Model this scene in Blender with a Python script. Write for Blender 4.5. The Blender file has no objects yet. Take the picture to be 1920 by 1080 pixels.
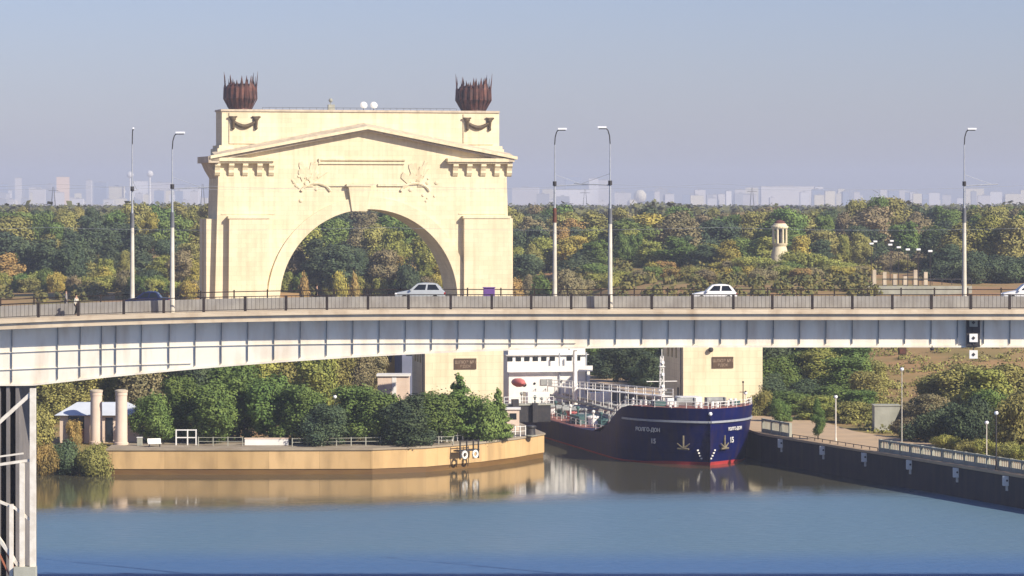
import bpy, bmesh, math, random
import numpy as np
from mathutils import Vector, Matrix
R = math.radians
sc = bpy.context.scene
COL = sc.collection
# ---------------------------------------------------------------- camera, world, sun, exposure
F = 6160.0; HC = 37.0; HY = 372.0          # focal length in photo pixels, camera height over the water, horizon row
cam = bpy.data.objects.new('camera', bpy.data.cameras.new('camera')); COL.objects.link(cam)
cam.location = (0, 0, HC); cam.rotation_euler = (R(90), 0, 0)
cam.data.sensor_width = 36; cam.data.lens = F/1920*36; cam.data.shift_y = -168/1920
cam.data.clip_start = 1; cam.data.clip_end = 30000
sc.camera = cam
SUN_AZ, SUN_EL = 51, 32                    # degrees to the right of straight behind the camera, degrees up
wd = bpy.data.worlds.new('World'); sc.world = wd; wd.use_nodes = True
nt = wd.node_tree; bgn = nt.nodes['Background']
sky = nt.nodes.new('ShaderNodeTexSky'); sky.sky_type = 'NISHITA'; sky.sun_disc = False
sky.sun_elevation = R(SUN_EL); sky.sun_rotation = R(180-SUN_AZ)
sky.air_density = 1.0; sky.dust_density = 0.6; sky.ozone_density = 3.0
bgn.inputs[1].default_value = 0.067
tint = nt.nodes.new('ShaderNodeMixRGB'); tint.blend_type = 'MULTIPLY'; tint.inputs[0].default_value = 1; tint.inputs[2].default_value = (0.94, 0.91, 1.20, 1)
nt.links.new(sky.outputs[0], tint.inputs[1]); nt.links.new(tint.outputs[0], bgn.inputs[0])
sl = bpy.data.lights.new('sun', 'SUN'); sl.energy = 5.0; sl.angle = R(0.6); sl.color = (1.0, 0.90, 0.74)
so = bpy.data.objects.new('sun', sl); COL.objects.link(so)
sv = Vector((math.sin(R(SUN_AZ))*math.cos(R(SUN_EL)), -math.cos(R(SUN_AZ))*math.cos(R(SUN_EL)), math.sin(R(SUN_EL))))
so.rotation_euler = sv.to_track_quat('Z', 'Y').to_euler(); so.location = (100, -100, 200)
sc.view_settings.view_transform = 'Standard'; sc.view_settings.look = 'None'
sc.view_settings.exposure = 0.55; sc.view_settings.gamma = 1.0
# ---------------------------------------------------------------- helpers
def W(px, D): return (px-960)/F*D
def Z(py, D): return HC-(py-HY)/F*D
rnd = random.Random(7)

def mat(name, c1, c2=None, rough=0.8, scale=1.0, metal=0.0, bump=0.0, detail=4, spec=0.3, objvar=0.0, mapping=None, ramp=(0.35, 0.65)):
    m = bpy.data.materials.new(name); m.use_nodes = True
    n = m.node_tree; b = n.nodes['Principled BSDF']; L = n.links.new
    b.inputs['Roughness'].default_value = rough; b.inputs['Metallic'].default_value = metal
    b.inputs['Specular IOR Level'].default_value = spec
    if c2 is None: c2 = tuple(v*0.82 for v in c1)
    tc = n.nodes.new('ShaderNodeTexCoord'); src = tc.outputs['Object']
    if mapping:
        mp = n.nodes.new('ShaderNodeMapping'); mp.inputs['Scale'].default_value = mapping; L(src, mp.inputs[0]); src = mp.outputs[0]
    nz = n.nodes.new('ShaderNodeTexNoise'); nz.inputs['Scale'].default_value = scale; nz.inputs['Detail'].default_value = detail
    L(src, nz.inputs['Vector'])
    cr = n.nodes.new('ShaderNodeValToRGB'); cr.color_ramp.elements[0].position = ramp[0]; cr.color_ramp.elements[1].position = ramp[1]
    cr.color_ramp.elements[0].color = (*c1, 1); cr.color_ramp.elements[1].color = (*c2, 1)
    L(nz.outputs[0], cr.inputs[0]); out = cr.outputs[0]
    if objvar:
        oi = n.nodes.new('ShaderNodeObjectInfo'); hs = n.nodes.new('ShaderNodeHueSaturation')
        mr = n.nodes.new('ShaderNodeMapRange'); mr.inputs['To Min'].default_value = 1-objvar; mr.inputs['To Max'].default_value = 1+objvar
        m2 = n.nodes.new('ShaderNodeMapRange'); m2.inputs['To Min'].default_value = 0.5-objvar*0.06; m2.inputs['To Max'].default_value = 0.5+objvar*0.06
        L(oi.outputs['Random'], mr.inputs[0]); L(mr.outputs[0], hs.inputs['Value']); 
        mm = n.nodes.new('ShaderNodeMath'); mm.operation = 'FRACT'; m3 = n.nodes.new('ShaderNodeMath'); m3.operation = 'MULTIPLY'; m3.inputs[1].default_value = 7.3
        L(oi.outputs['Random'], m3.inputs[0]); L(m3.outputs[0], mm.inputs[0]); L(mm.outputs[0], m2.inputs[0]); L(m2.outputs[0], hs.inputs['Hue'])
        L(out, hs.inputs['Color']); out = hs.outputs[0]
    L(out, b.inputs['Base Color'])
    if bump:
        bn = n.nodes.new('ShaderNodeBump'); bn.inputs['Strength'].default_value = bump; bn.inputs['Distance'].default_value = 0.1
        n2 = n.nodes.new('ShaderNodeTexNoise'); n2.inputs['Scale'].default_value = scale*6; n2.inputs['Detail'].default_value = 6
        L(src, n2.inputs['Vector']); L(n2.outputs[0], bn.inputs['Height']); L(bn.outputs[0], b.inputs['Normal'])
    m['out'] = 0
    return m

def streak(m, dark, amount=0.5, scale=(0.6, 0.6, 0.05)):
    """rain streaks and grime: vertical noise mixed over the base colour"""
    n = m.node_tree; L = n.links.new; b = n.nodes['Principled BSDF']
    src = b.inputs['Base Color'].links[0].from_socket
    tc = n.nodes.new('ShaderNodeTexCoord'); mp = n.nodes.new('ShaderNodeMapping'); mp.inputs['Scale'].default_value = scale
    nz = n.nodes.new('ShaderNodeTexNoise'); nz.inputs['Scale'].default_value = 1.6; nz.inputs['Detail'].default_value = 5
    cr = n.nodes.new('ShaderNodeValToRGB'); cr.color_ramp.elements[0].position = 0.45; cr.color_ramp.elements[1].position = 0.75
    cr.color_ramp.elements[0].color = (0, 0, 0, 1); cr.color_ramp.elements[1].color = (amount, amount, amount, 1)
    mx = n.nodes.new('ShaderNodeMixRGB'); mx.inputs[2].default_value = (*dark, 1)
    L(tc.outputs['Object'], mp.inputs[0]); L(mp.outputs[0], nz.inputs['Vector']); L(nz.outputs[0], cr.inputs[0])
    L(cr.outputs[0], mx.inputs[0]); L(src, mx.inputs[1]); L(mx.outputs[0], b.inputs['Base Color'])
    return m

def blocks(m, w, h, amount=0.12, dark=(0.2, 0.17, 0.12)):
    """masonry courses: brick texture laid over vertical faces"""
    n = m.node_tree; L = n.links.new; b = n.nodes['Principled BSDF']
    src = b.inputs['Base Color'].links[0].from_socket
    tc = n.nodes.new('ShaderNodeTexCoord'); sx = n.nodes.new('ShaderNodeSeparateXYZ'); ad = n.nodes.new('ShaderNodeMath')
    cb = n.nodes.new('ShaderNodeCombineXYZ'); bt = n.nodes.new('ShaderNodeTexBrick')
    L(tc.outputs['Object'], sx.inputs[0]); L(sx.outputs[0], ad.inputs[0]); L(sx.outputs[1], ad.inputs[1]); L(ad.outputs[0], cb.inputs[0]); L(sx.outputs[2], cb.inputs[1])
    L(cb.outputs[0], bt.inputs['Vector']); bt.inputs['Scale'].default_value = 1; bt.inputs['Brick Width'].default_value = w; bt.inputs['Row Height'].default_value = h
    bt.inputs['Mortar Size'].default_value = 0.03; bt.inputs['Color1'].default_value = (1, 1, 1, 1); bt.inputs['Color2'].default_value = (1-amount, 1-amount, 1-amount*1.1, 1)
    bt.inputs['Mortar'].default_value = (1-2.2*amount, 1-2.3*amount, 1-2.5*amount, 1)
    mx = n.nodes.new('ShaderNodeMixRGB'); mx.blend_type = 'MULTIPLY'; mx.inputs[0].default_value = 1
    L(src, mx.inputs[1]); L(bt.outputs[0], mx.inputs[2]); L(mx.outputs[0], b.inputs['Base Color'])
    return m

M = {}
M['stone'] = blocks(streak(mat('cream stone', (0.79, 0.70, 0.49), (0.72, 0.62, 0.42), 0.85, 0.12, bump=0.2), (0.48, 0.38, 0.24), 0.42), 2.4, 1.1, 0.09)
M['stone_worn'] = streak(mat('weathered stone', (0.62, 0.53, 0.40), (0.50, 0.42, 0.32), 0.9, 0.5, bump=0.2), (0.25, 0.2, 0.14), 0.5)
M['bronze'] = mat('reddish bronze', (0.13, 0.052, 0.036), (0.05, 0.025, 0.022), 0.55, 0.8, metal=0.35)
M['bronze_dark'] = mat('dark bronze ornament', (0.11, 0.075, 0.035), (0.07, 0.05, 0.03), 0.6, 1.5, metal=0.2)
M['girder'] = streak(mat('pale painted steel', (0.81, 0.76, 0.65), (0.76, 0.71, 0.60), 0.6, 0.25), (0.42, 0.30, 0.2), 0.5, (0.5, 0.5, 0.12))
M['fascia'] = streak(mat('stained concrete edge', (0.66, 0.55, 0.40), (0.52, 0.42, 0.30), 0.9, 0.4, bump=0.3, mapping=(0.25, 1, 2.5)), (0.30, 0.2, 0.12), 0.55, (0.5, 0.5, 0.3))
M['rib'] = mat('grey rib with shadow tone', (0.15, 0.155, 0.17), (0.11, 0.115, 0.13), 0.6, 1)  # dark grey carries the ribs' shadow lines; beams and collars share it
M['rail'] = mat('dark iron rail', (0.035, 0.03, 0.03), (0.06, 0.045, 0.04), 0.5, 2, metal=0.3)
M['barrier'] = streak(mat('concrete barrier', (0.32, 0.31, 0.29), (0.26, 0.25, 0.24), 0.9, 0.7, bump=0.2), (0.15, 0.13, 0.11), 0.5, (1.2, 1.2, 0.3))
M['asphalt'] = mat('asphalt', (0.06, 0.06, 0.06), (0.045, 0.045, 0.047), 0.9, 1.5, bump=0.3)
M['pave'] = mat('pavement', (0.34, 0.29, 0.22), (0.27, 0.22, 0.16), 0.9, 0.35, bump=0.2)
M['pave_tan'] = mat('tan paving', (0.50, 0.36, 0.22), (0.42, 0.31, 0.2), 0.9, 0.25, bump=0.2)
M['white'] = mat('white paint', (0.80, 0.79, 0.76), (0.72, 0.70, 0.66), 0.45, 0.7)
M['white_post'] = mat('weathered white steel', (0.72, 0.68, 0.60), (0.60, 0.55, 0.47), 0.6, 1.5)
M['pole'] = mat('pale concrete pole', (0.62, 0.58, 0.50), (0.50, 0.46, 0.38), 0.8, 1.2)
M['rust'] = mat('rusty band', (0.16, 0.06, 0.04), (0.10, 0.05, 0.04), 0.8, 2)
M['steel_thin'] = mat('pale galvanised mast', (0.36, 0.38, 0.42), (0.30, 0.32, 0.36), 0.5, 2, metal=0.2)
M['dark'] = mat('dark metal', (0.03, 0.03, 0.035), (0.05, 0.045, 0.045), 0.5, 2)
M['glass'] = mat('dark glass', (0.015, 0.018, 0.022), (0.02, 0.025, 0.03), 0.12, 1, spec=0.6)
M['lampglass'] = mat('white lamp glass', (0.85, 0.86, 0.88), (0.8, 0.8, 0.82), 0.25, 1)
M['tyre'] = mat('rubber', (0.02, 0.02, 0.02), (0.03, 0.03, 0.03), 0.85, 3)
M['rim'] = mat('wheel rim', (0.4, 0.4, 0.42), (0.3, 0.3, 0.32), 0.35, 3, metal=0.8)
M['car_white'] = mat('white car paint', (0.78, 0.78, 0.78), (0.72, 0.72, 0.72), 0.25, 0.5, spec=0.5)
M['car_blue'] = mat('blue car paint', (0.02, 0.025, 0.075), (0.015, 0.02, 0.06), 0.25, 0.5, spec=0.5)
M['red_light'] = mat('red lamp plastic', (0.35, 0.02, 0.02), (0.3, 0.02, 0.02), 0.3, 1)
M['purple'] = mat('purple paint', (0.16, 0.08, 0.28), (0.13, 0.07, 0.24), 0.6, 1)
M['hull'] = streak(mat('navy hull paint', (0.002, 0.006, 0.085), (0.002, 0.005, 0.065), 0.5, 0.3, spec=0.12, bump=0.15), (0.05, 0.03, 0.03), 0.5)
blocks(M['hull'], 6.0, 1.6, 0.16)
M['antifoul'] = mat('red antifouling', (0.40, 0.035, 0.04), (0.28, 0.03, 0.03), 0.6, 0.6)
M['deckred'] = mat('red brown deck', (0.36, 0.15, 0.12), (0.25, 0.11, 0.09), 0.8, 0.6)
M['deckgrey'] = mat('grey deck gear', (0.32, 0.33, 0.32), (0.22, 0.23, 0.23), 0.7, 1)
M['deckgreen'] = mat('green deck gear', (0.06, 0.13, 0.12), (0.05, 0.10, 0.10), 0.6, 1)
M['orange'] = mat('pink red boat plastic', (0.55, 0.16, 0.14), (0.45, 0.12, 0.12), 0.5, 1)
M['gold'] = mat('anchor iron', (0.22, 0.19, 0.12), (0.14, 0.12, 0.09), 0.5, 3)
M['plaque'] = mat('brown plaque', (0.10, 0.06, 0.035), (0.08, 0.05, 0.03), 0.6, 1)
M['plaque_text'] = mat('plaque lettering', (0.32, 0.24, 0.17), (0.28, 0.21, 0.15), 0.6, 1)
M['rightwall'] = streak(mat('dark concrete wall', (0.035, 0.032, 0.04), (0.022, 0.022, 0.03), 0.7, 0.3, bump=0.3), (0.08, 0.07, 0.05), 0.4)  # near-black base with slightly paler streaks down the face
M['greyconc'] = streak(mat('grey concrete', (0.38, 0.38, 0.32), (0.30, 0.30, 0.25), 0.9, 0.5, bump=0.2), (0.2, 0.2, 0.15), 0.4)
M['roof_pale'] = mat('pale metal roof', (0.58, 0.62, 0.68), (0.52, 0.56, 0.62), 0.5, 0.6)
M['plaster_pink'] = streak(mat('pale pink plaster', (0.72, 0.58, 0.47), (0.64, 0.50, 0.40), 0.85, 0.5, bump=0.1), (0.45, 0.34, 0.26), 0.3)
M['ochre'] = mat('ochre wall', (0.50, 0.32, 0.07), (0.42, 0.28, 0.08), 0.85, 0.4)
M['bluegrey'] = mat('blue grey wall', (0.16, 0.17, 0.24), (0.12, 0.14, 0.2), 0.85, 0.4)
M['brick_red'] = mat('red brick shed', (0.28, 0.10, 0.06), (0.20, 0.08, 0.05), 0.9, 1)
M['bark'] = mat('bark', (0.10, 0.075, 0.05), (0.06, 0.045, 0.03), 0.95, 2, bump=0.4)
M['wetband'] = mat('brown wet band of wall', (0.17, 0.095, 0.03), (0.13, 0.07, 0.025), 0.6, 0.5, mapping=(0.4, 0.4, 2))
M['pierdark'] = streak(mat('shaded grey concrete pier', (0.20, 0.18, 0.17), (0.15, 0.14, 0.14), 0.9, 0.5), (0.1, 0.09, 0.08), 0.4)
M['pipe'] = mat('orange pipe', (0.45, 0.15, 0.07), (0.3, 0.12, 0.07), 0.6, 1)
M['skin'] = mat('skin', (0.45, 0.28, 0.2), None, 0.6, 5)
M['cloth_light'] = mat('light cloth', (0.6, 0.58, 0.5), None, 0.9, 5)
M['cloth_dark'] = mat('dark cloth', (0.025, 0.025, 0.03), None, 0.9, 5)
M['cloth_grey'] = mat('grey cloth', (0.28, 0.26, 0.25), None, 0.9, 5)
M['hair'] = mat('dark hair', (0.03, 0.02, 0.015), None, 0.8, 5)

# left quay stone: long cream slabs with vertical joints
def quay_mat():
    m = mat('cream quay concrete', (0.62, 0.42, 0.21), (0.54, 0.36, 0.17), 0.85, 0.12, bump=0.2)
    streak(m, (0.30, 0.20, 0.10), 0.65, (0.35, 0.35, 0.08))
    return blocks(m, 7.0, 40, 0.15)
M['quay'] = quay_mat()

class MB:
    def __init__(s): s.v = []; s.f = []; s.g = []
    def add(s, vs, fs):
        k = len(s.v); s.g.append((k, len(s.f))); s.v += [tuple(v) for v in vs]; s.f += [tuple(i+k for i in f) for f in fs]; return s
    def each(s, name, m, parent=None, **k):
        """one object per shape collected"""
        out = []
        for i, (v0, f0) in enumerate(s.g):
            v1, f1 = s.g[i+1] if i+1 < len(s.g) else (len(s.v), len(s.f)); q = MB(); q.add(s.v[v0:v1], [tuple(j-v0 for j in f) for f in s.f[f0:f1]]); out.append(q.build(name, m, parent, **k))
        return out
    def box(s, x0, x1, y0, y1, z0, z1, top=None, rot=0, c=None):
        """top=(tx,ty) insets the top face on each side"""
        tx, ty = top or (0, 0)
        vs = [(x0, y0, z0), (x1, y0, z0), (x1, y1, z0), (x0, y1, z0), (x0+tx, y0+ty, z1), (x1-tx, y0+ty, z1), (x1-tx, y1-ty, z1), (x0+tx, y1-ty, z1)]
        if rot:
            cx, cy = c or ((x0+x1)/2, (y0+y1)/2); ca, sa = math.cos(rot), math.sin(rot)
            vs = [(cx+(x-cx)*ca-(y-cy)*sa, cy+(x-cx)*sa+(y-cy)*ca, z) for x, y, z in vs]
        return s.add(vs, [(0, 3, 2, 1), (4, 5, 6, 7), (0, 1, 5, 4), (1, 2, 6, 5), (2, 3, 7, 6), (3, 0, 4, 7)])
    def prism(s, pts, axis, a, b):
        """2-D outline extruded along an axis; pts are the other two coordinates in order"""
        def P(p, t):
            return {'x': (t, p[0], p[1]), 'y': (p[0], t, p[1]), 'z': (p[0], p[1], t)}[axis]
        n = len(pts)
        return s.add([P(p, a) for p in pts]+[P(p, b) for p in pts], [tuple(range(n)), tuple(range(2*n-1, n-1, -1))]+[(i, (i+1) % n, n+(i+1) % n, n+i) for i in range(n)])
    def tube(s, p, q, r0, r1=None, n=8):
        p, q = Vector(p), Vector(q); r1 = r0 if r1 is None else r1
        d = (q-p).normalized(); a = d.orthogonal().normalized(); b = d.cross(a)
        vs = [p+(a*math.cos(t)+b*math.sin(t))*r0 for t in [2*math.pi*i/n for i in range(n)]]+[q+(a*math.cos(t)+b*math.sin(t))*r1 for t in [2*math.pi*i/n for i in range(n)]]
        return s.add(vs, [tuple(range(n)), tuple(range(2*n-1, n-1, -1))]+[(i, (i+1) % n, n+(i+1) % n, n+i) for i in range(n)])
    def path(s, pts, r, n=6):
        for a, b in zip(pts, pts[1:]): s.tube(a, b, r, r, n)
        return s
    def lathe(s, prof, c=(0, 0, 0), n=16):
        k = len(prof); vs = []
        for (r, z) in prof:
            vs += [(c[0]+r*math.cos(2*math.pi*i/n), c[1]+r*math.sin(2*math.pi*i/n), c[2]+z) for i in range(n)]
        fs = [(j*n+i, j*n+(i+1) % n, (j+1)*n+(i+1) % n, (j+1)*n+i) for j in range(k-1) for i in range(n)]
        fs += [tuple(range(n-1, -1, -1)), tuple((k-1)*n+i for i in range(n))]
        return s.add(vs, fs)
    def ball(s, c, r, n=10, sq=(1, 1, 1)):
        prof = [(max(0.01, math.sin(math.pi*i/n))*r, -math.cos(math.pi*i/n)*r) for i in range(n+1)]
        k = len(s.v); s.lathe(prof, (0, 0, 0), n+2)
        for i in range(k, len(s.v)):
            x, y, z = s.v[i]; s.v[i] = (c[0]+x*sq[0], c[1]+y*sq[1], c[2]+z*sq[2])
        return s
    def loft(s, secs, closed=True, caps=True):
        n = len(secs[0]); vs = [p for q in secs for p in q]; m = n if closed else n-1
        fs = [(j*n+i, j*n+(i+1) % n, (j+1)*n+(i+1) % n, (j+1)*n+i) for j in range(len(secs)-1) for i in range(m)]
        if caps and closed: fs += [tuple(range(n-1, -1, -1)), tuple((len(secs)-1)*n+i for i in range(n))]
        return s.add(vs, fs)
    def build(s, name, m, parent=None, bevel=0, smooth=False, label=None):
        me = bpy.data.meshes.new(name); me.from_pydata(s.v, [], s.f)
        bm = bmesh.new(); bm.from_mesh(me); bmesh.ops.recalc_face_normals(bm, faces=bm.faces)
        if bevel: bmesh.ops.bevel(bm, geom=[e for e in bm.edges if e.is_manifold and e.calc_face_angle(0) > 0.6], offset=bevel, segments=2, affect='EDGES', profile=0.6)
        bm.to_mesh(me); bm.free()
        if smooth:
            for p in me.polygons: p.use_smooth = True
            try: me.set_sharp_from_angle(angle=R(40))
            except Exception: pass
        me.materials.append(m)
        o = bpy.data.objects.new(name, me); COL.objects.link(o)
        if parent: o.parent = parent
        if label: o['label'] = label
        return o

def tag(o, label, cat, group=None):
    o['label'] = label; o['category'] = cat
    if group: o['group'] = group
    return o
def thing(name, loc, label, cat, rz=0, group=None):
    o = bpy.data.objects.new(name, None); COL.objects.link(o); o.location = loc; o.rotation_euler = (0, 0, rz); o.empty_display_size = 0.5
    return tag(o, label, cat, group)
def struct(o, kind='structure'): o['kind'] = kind; return o
def copy_tree(o, parent=None):
    c = o.copy(); COL.objects.link(c)
    if parent: c.parent = parent
    for ch in [k for k in KIDS.get(o.name, [])]: copy_tree(ch, c)
    return c
KIDS = {}
def remember(o):
    KIDS[o.name] = list(o.children)
    for c in o.children: remember(c)
def text(s, size, m, parent, loc, rot, name='lettering', ext=0.01, align='CENTER'):
    cu = bpy.data.curves.new('txt', 'FONT'); cu.body = s; cu.size = size; cu.extrude = ext; cu.align_x = align; cu.align_y = 'CENTER'; cu.offset = 0.012*size
    t = bpy.data.objects.new('txt', cu); COL.objects.link(t)
    bpy.context.view_layer.update()
    me = bpy.data.meshes.new_from_object(t.evaluated_get(bpy.context.evaluated_depsgraph_get())); me.name = name
    bpy.data.objects.remove(t)
    me.materials.clear(); me.materials.append(m)
    o = bpy.data.objects.new(name, me); COL.objects.link(o); o.parent = parent; o.location = loc; o.rotation_euler = rot
    return o
# ---------------------------------------------------------------- ground, water
WATER_POLY = [(-400, 405), (-120, 432), (-66, 440), (-54.4, 440), (-36, 440), (-18.7, 440.5), (-11.6, 444), (-4.4, 452), (0.5, 460), (4.6, 469), (-3.0, 515), (-47, 780), (-60, 860),
              (-30, 865), (-17, 785), (27.2, 520), (35, 462), (61, 391), (80, 345), (140, 230), (230, 100), (400, -300), (-2600, -300), (-2600, 300)]
def inside_and_dist(X, Y):
    P = WATER_POLY; n = len(P); ins = np.zeros(X.shape, bool); dm = np.full(X.shape, 1e9)
    for i in range(n):
        x0, y0 = P[i]; x1, y1 = P[(i+1) % n]
        if y0 != y1:
            c = ((y0 > Y) != (y1 > Y)) & (X < (x1-x0)*(Y-y0)/(y1-y0)+x0); ins ^= c
        dx, dy = x1-x0, y1-y0; t = np.clip(((X-x0)*dx+(Y-y0)*dy)/(dx*dx+dy*dy), 0, 1)
        dm = np.minimum(dm, np.hypot(X-(x0+t*dx), Y-(y0+t*dy)))
    return ins, dm
def ss(a, b, x): t = np.clip((x-a)/(b-a), 0, 1); return t*t*(3-2*t)
def height(X, Y):
    X = np.asarray(X, float); Y = np.asarray(Y, float)
    lat = (X-24)*0.986+(Y-468)*0.165
    up = np.interp(Y, [0, 560, 690, 860, 1060, 1500, 2500, 4500, 9000], [0, 0, 8.5, 9, 16.5, 20, 21, 14, 14])
    right = np.interp(Y, [0, 560, 650, 760, 860, 1060, 1500, 2500, 4500, 9000], [0, 0, 9, 13, 13.5, 16.5, 20, 21, 14, 14])
    up = np.where(lat > 0, up+(right-up)*ss(40, 70, lat), up)
    corr = (1-ss(40, 54, np.abs(lat)))*(1-ss(820, 865, Y))
    up = up*(1-corr)
    bumps = 0.5*np.sin(X*0.11+1.3)*np.sin(Y*0.07)+0.35*np.sin(X*0.031+Y*0.043)
    h0 = np.where(lat < 0, 3.35, 3.8)+up+bumps*np.clip(up/3, 0, 1)
    ins, d = inside_and_dist(X, Y)
    g = ss(0, 6, d)
    h = -5+(h0+5)*g
    return np.where(ins, -5.0, h)
def hgt(x, y): return float(height(np.array([x]), np.array([y]))[0])
def axis_coords(a, b, fine0, fine1, step, grow=1.18):
    c = list(np.arange(fine0, fine1+0.1, step)); s = step; x = fine1
    while x < b: s *= grow; x = min(b, x+s); c.append(x)
    s = step; x = fine0; l = []
    while x > a: s *= grow; x = max(a, x-s); l.append(x)
    return np.array(l[::-1]+c)
gx = axis_coords(-2450, 2450, -190, 190, 3.0); gy = axis_coords(-250, 12950, 385, 900, 3.0)
GX, GY = np.meshgrid(gx, gy); GZ = height(GX, GY)
me = bpy.data.meshes.new('ground'); nx, ny = len(gx), len(gy)
verts = np.stack([GX.ravel(), GY.ravel(), GZ.ravel()], 1)
idx = np.arange(nx*ny).reshape(ny, nx)
faces = np.stack([idx[:-1, :-1].ravel(), idx[:-1, 1:].ravel(), idx[1:, 1:].ravel(), idx[1:, :-1].ravel()], 1)
me.from_pydata(verts.tolist(), [], faces.tolist())
for p in me.polygons: p.use_smooth = True
gm = mat('dry grass', (0.17, 0.15, 0.045), (0.30, 0.20, 0.085), 0.95, 0.045, bump=0.4, detail=9, ramp=(0.40, 0.58))
streak(gm, (0.40, 0.20, 0.10), 0.75, (0.02, 0.05, 0.03))
me.materials.append(gm)
g = bpy.data.objects.new('ground', me); COL.objects.link(g); struct(g)

def water_mat():
    m = bpy.data.materials.new('water'); m.use_nodes = True; n = m.node_tree; L = n.links.new; b = n.nodes['Principled BSDF']
    N = n.nodes.new
    tc = N('ShaderNodeTexCoord'); sx = N('ShaderNodeSeparateXYZ'); L(tc.outputs['Object'], sx.inputs[0])
    def math_(op, a, bb):
        q = N('ShaderNodeMath'); q.operation = op
        for i, v in enumerate((a, bb)):
            if isinstance(v, (int, float)): q.inputs[i].default_value = v
            else: L(v, q.inputs[i])
        return q.outputs[0]
    nz = N('ShaderNodeTexNoise'); mp = N('ShaderNodeMapping'); mp.inputs['Scale'].default_value = (0.03, 0.10, 1); L(tc.outputs['Object'], mp.inputs[0]); L(mp.outputs[0], nz.inputs['Vector'])
    nz.inputs['Scale'].default_value = 1; nz.inputs['Detail'].default_value = 3
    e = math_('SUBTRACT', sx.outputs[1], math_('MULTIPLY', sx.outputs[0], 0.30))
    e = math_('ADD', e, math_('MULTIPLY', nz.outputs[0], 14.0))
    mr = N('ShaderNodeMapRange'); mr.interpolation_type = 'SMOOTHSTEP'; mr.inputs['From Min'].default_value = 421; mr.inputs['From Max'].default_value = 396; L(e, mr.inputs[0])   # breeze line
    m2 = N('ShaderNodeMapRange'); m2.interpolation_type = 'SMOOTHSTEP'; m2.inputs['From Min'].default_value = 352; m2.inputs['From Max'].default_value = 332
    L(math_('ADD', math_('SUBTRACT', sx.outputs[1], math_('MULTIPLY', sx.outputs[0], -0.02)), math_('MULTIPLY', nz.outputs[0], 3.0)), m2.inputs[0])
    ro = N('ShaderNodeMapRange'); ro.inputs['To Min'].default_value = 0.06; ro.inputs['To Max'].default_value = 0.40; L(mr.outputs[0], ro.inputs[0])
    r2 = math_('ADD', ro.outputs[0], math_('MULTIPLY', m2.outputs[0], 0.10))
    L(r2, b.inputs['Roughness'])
    c1 = N('ShaderNodeMixRGB'); c1.inputs[1].default_value = (0.085, 0.08, 0.05, 1); c1.inputs[2].default_value = (0.11, 0.19, 0.26, 1); L(mr.outputs[0], c1.inputs[0])  # quay and sky reflections put partly into the calm and rippled base colours
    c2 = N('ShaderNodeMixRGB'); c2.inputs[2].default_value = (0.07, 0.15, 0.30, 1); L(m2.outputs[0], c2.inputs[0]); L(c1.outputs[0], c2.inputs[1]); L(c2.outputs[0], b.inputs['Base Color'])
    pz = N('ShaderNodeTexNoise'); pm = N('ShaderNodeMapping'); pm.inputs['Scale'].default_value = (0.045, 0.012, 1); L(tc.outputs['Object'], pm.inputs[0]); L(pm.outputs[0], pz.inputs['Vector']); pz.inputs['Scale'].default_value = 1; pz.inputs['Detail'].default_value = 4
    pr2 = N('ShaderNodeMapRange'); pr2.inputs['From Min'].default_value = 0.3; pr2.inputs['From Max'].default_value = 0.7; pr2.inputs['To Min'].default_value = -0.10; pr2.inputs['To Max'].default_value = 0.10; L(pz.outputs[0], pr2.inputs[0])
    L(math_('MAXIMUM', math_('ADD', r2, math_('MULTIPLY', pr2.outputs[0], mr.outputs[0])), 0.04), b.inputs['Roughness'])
    b.inputs['IOR'].default_value = 1.33; b.inputs['Specular IOR Level'].default_value = 0.5
    # ripples
    w = N('ShaderNodeTexNoise'); mp2 = N('ShaderNodeMapping'); mp2.inputs['Scale'].default_value = (0.35, 1.1, 1); mp2.inputs['Rotation'].default_value = (0, 0, 0.2); L(tc.outputs['Object'], mp2.inputs[0]); L(mp2.outputs[0], w.inputs['Vector'])
    w.inputs['Scale'].default_value = 1.2; w.inputs['Detail'].default_value = 5
    bp = N('ShaderNodeBump'); bp.inputs['Distance'].default_value = 0.25
    st = N('ShaderNodeMapRange'); st.inputs['To Min'].default_value = 0.035; st.inputs['To Max'].default_value = 0.9; L(mr.outputs[0], st.inputs[0]); L(st.outputs[0], bp.inputs['Strength'])
    L(w.outputs[0], bp.inputs['Height']); L(bp.outputs[0], b.inputs['Normal'])
    return m
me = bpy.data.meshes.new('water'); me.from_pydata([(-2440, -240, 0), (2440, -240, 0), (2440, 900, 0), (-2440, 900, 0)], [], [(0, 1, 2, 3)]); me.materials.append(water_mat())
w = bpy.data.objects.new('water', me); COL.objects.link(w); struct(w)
# ---------------------------------------------------------------- quay walls
def offset(pts, d):
    out = []
    for i, p in enumerate(pts):
        a = Vector(pts[max(0, i-1)]); b = Vector(pts[min(len(pts)-1, i+1)]); t = (b-a).normalized()
        out.append((p[0]+t.y*-d, p[1]+t.x*d))
    return out
LEFT = [(-54.4, 440), (-36, 440), (-18.7, 440.5), (-11.6, 444), (-4.4, 452), (0.5, 460), (4.6, 469), (-3.0, 515), (-47, 780), (-60, 860)]
RIGHT = [(-17, 785), (27.2, 520), (35, 462), (61, 391), (80, 345), (140, 230)]
def wallstrip(mb, line, inner, z0, z1):
    for i in range(len(line)-1):
        pts = [line[i], line[i+1], inner[i+1], inner[i]]
        mb.add([(x, y, z0) for x, y in pts]+[(x, y, z1) for x, y in pts], [(0, 1, 2, 3), (4, 5, 6, 7), (0, 1, 5, 4), (2, 3, 7, 6)]+([(3, 0, 4, 7)] if i == 0 else [])+([(1, 2, 6, 5)] if i == len(line)-2 else []))
    return mb
ZL, ZR = 3.5, 4.0
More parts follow.
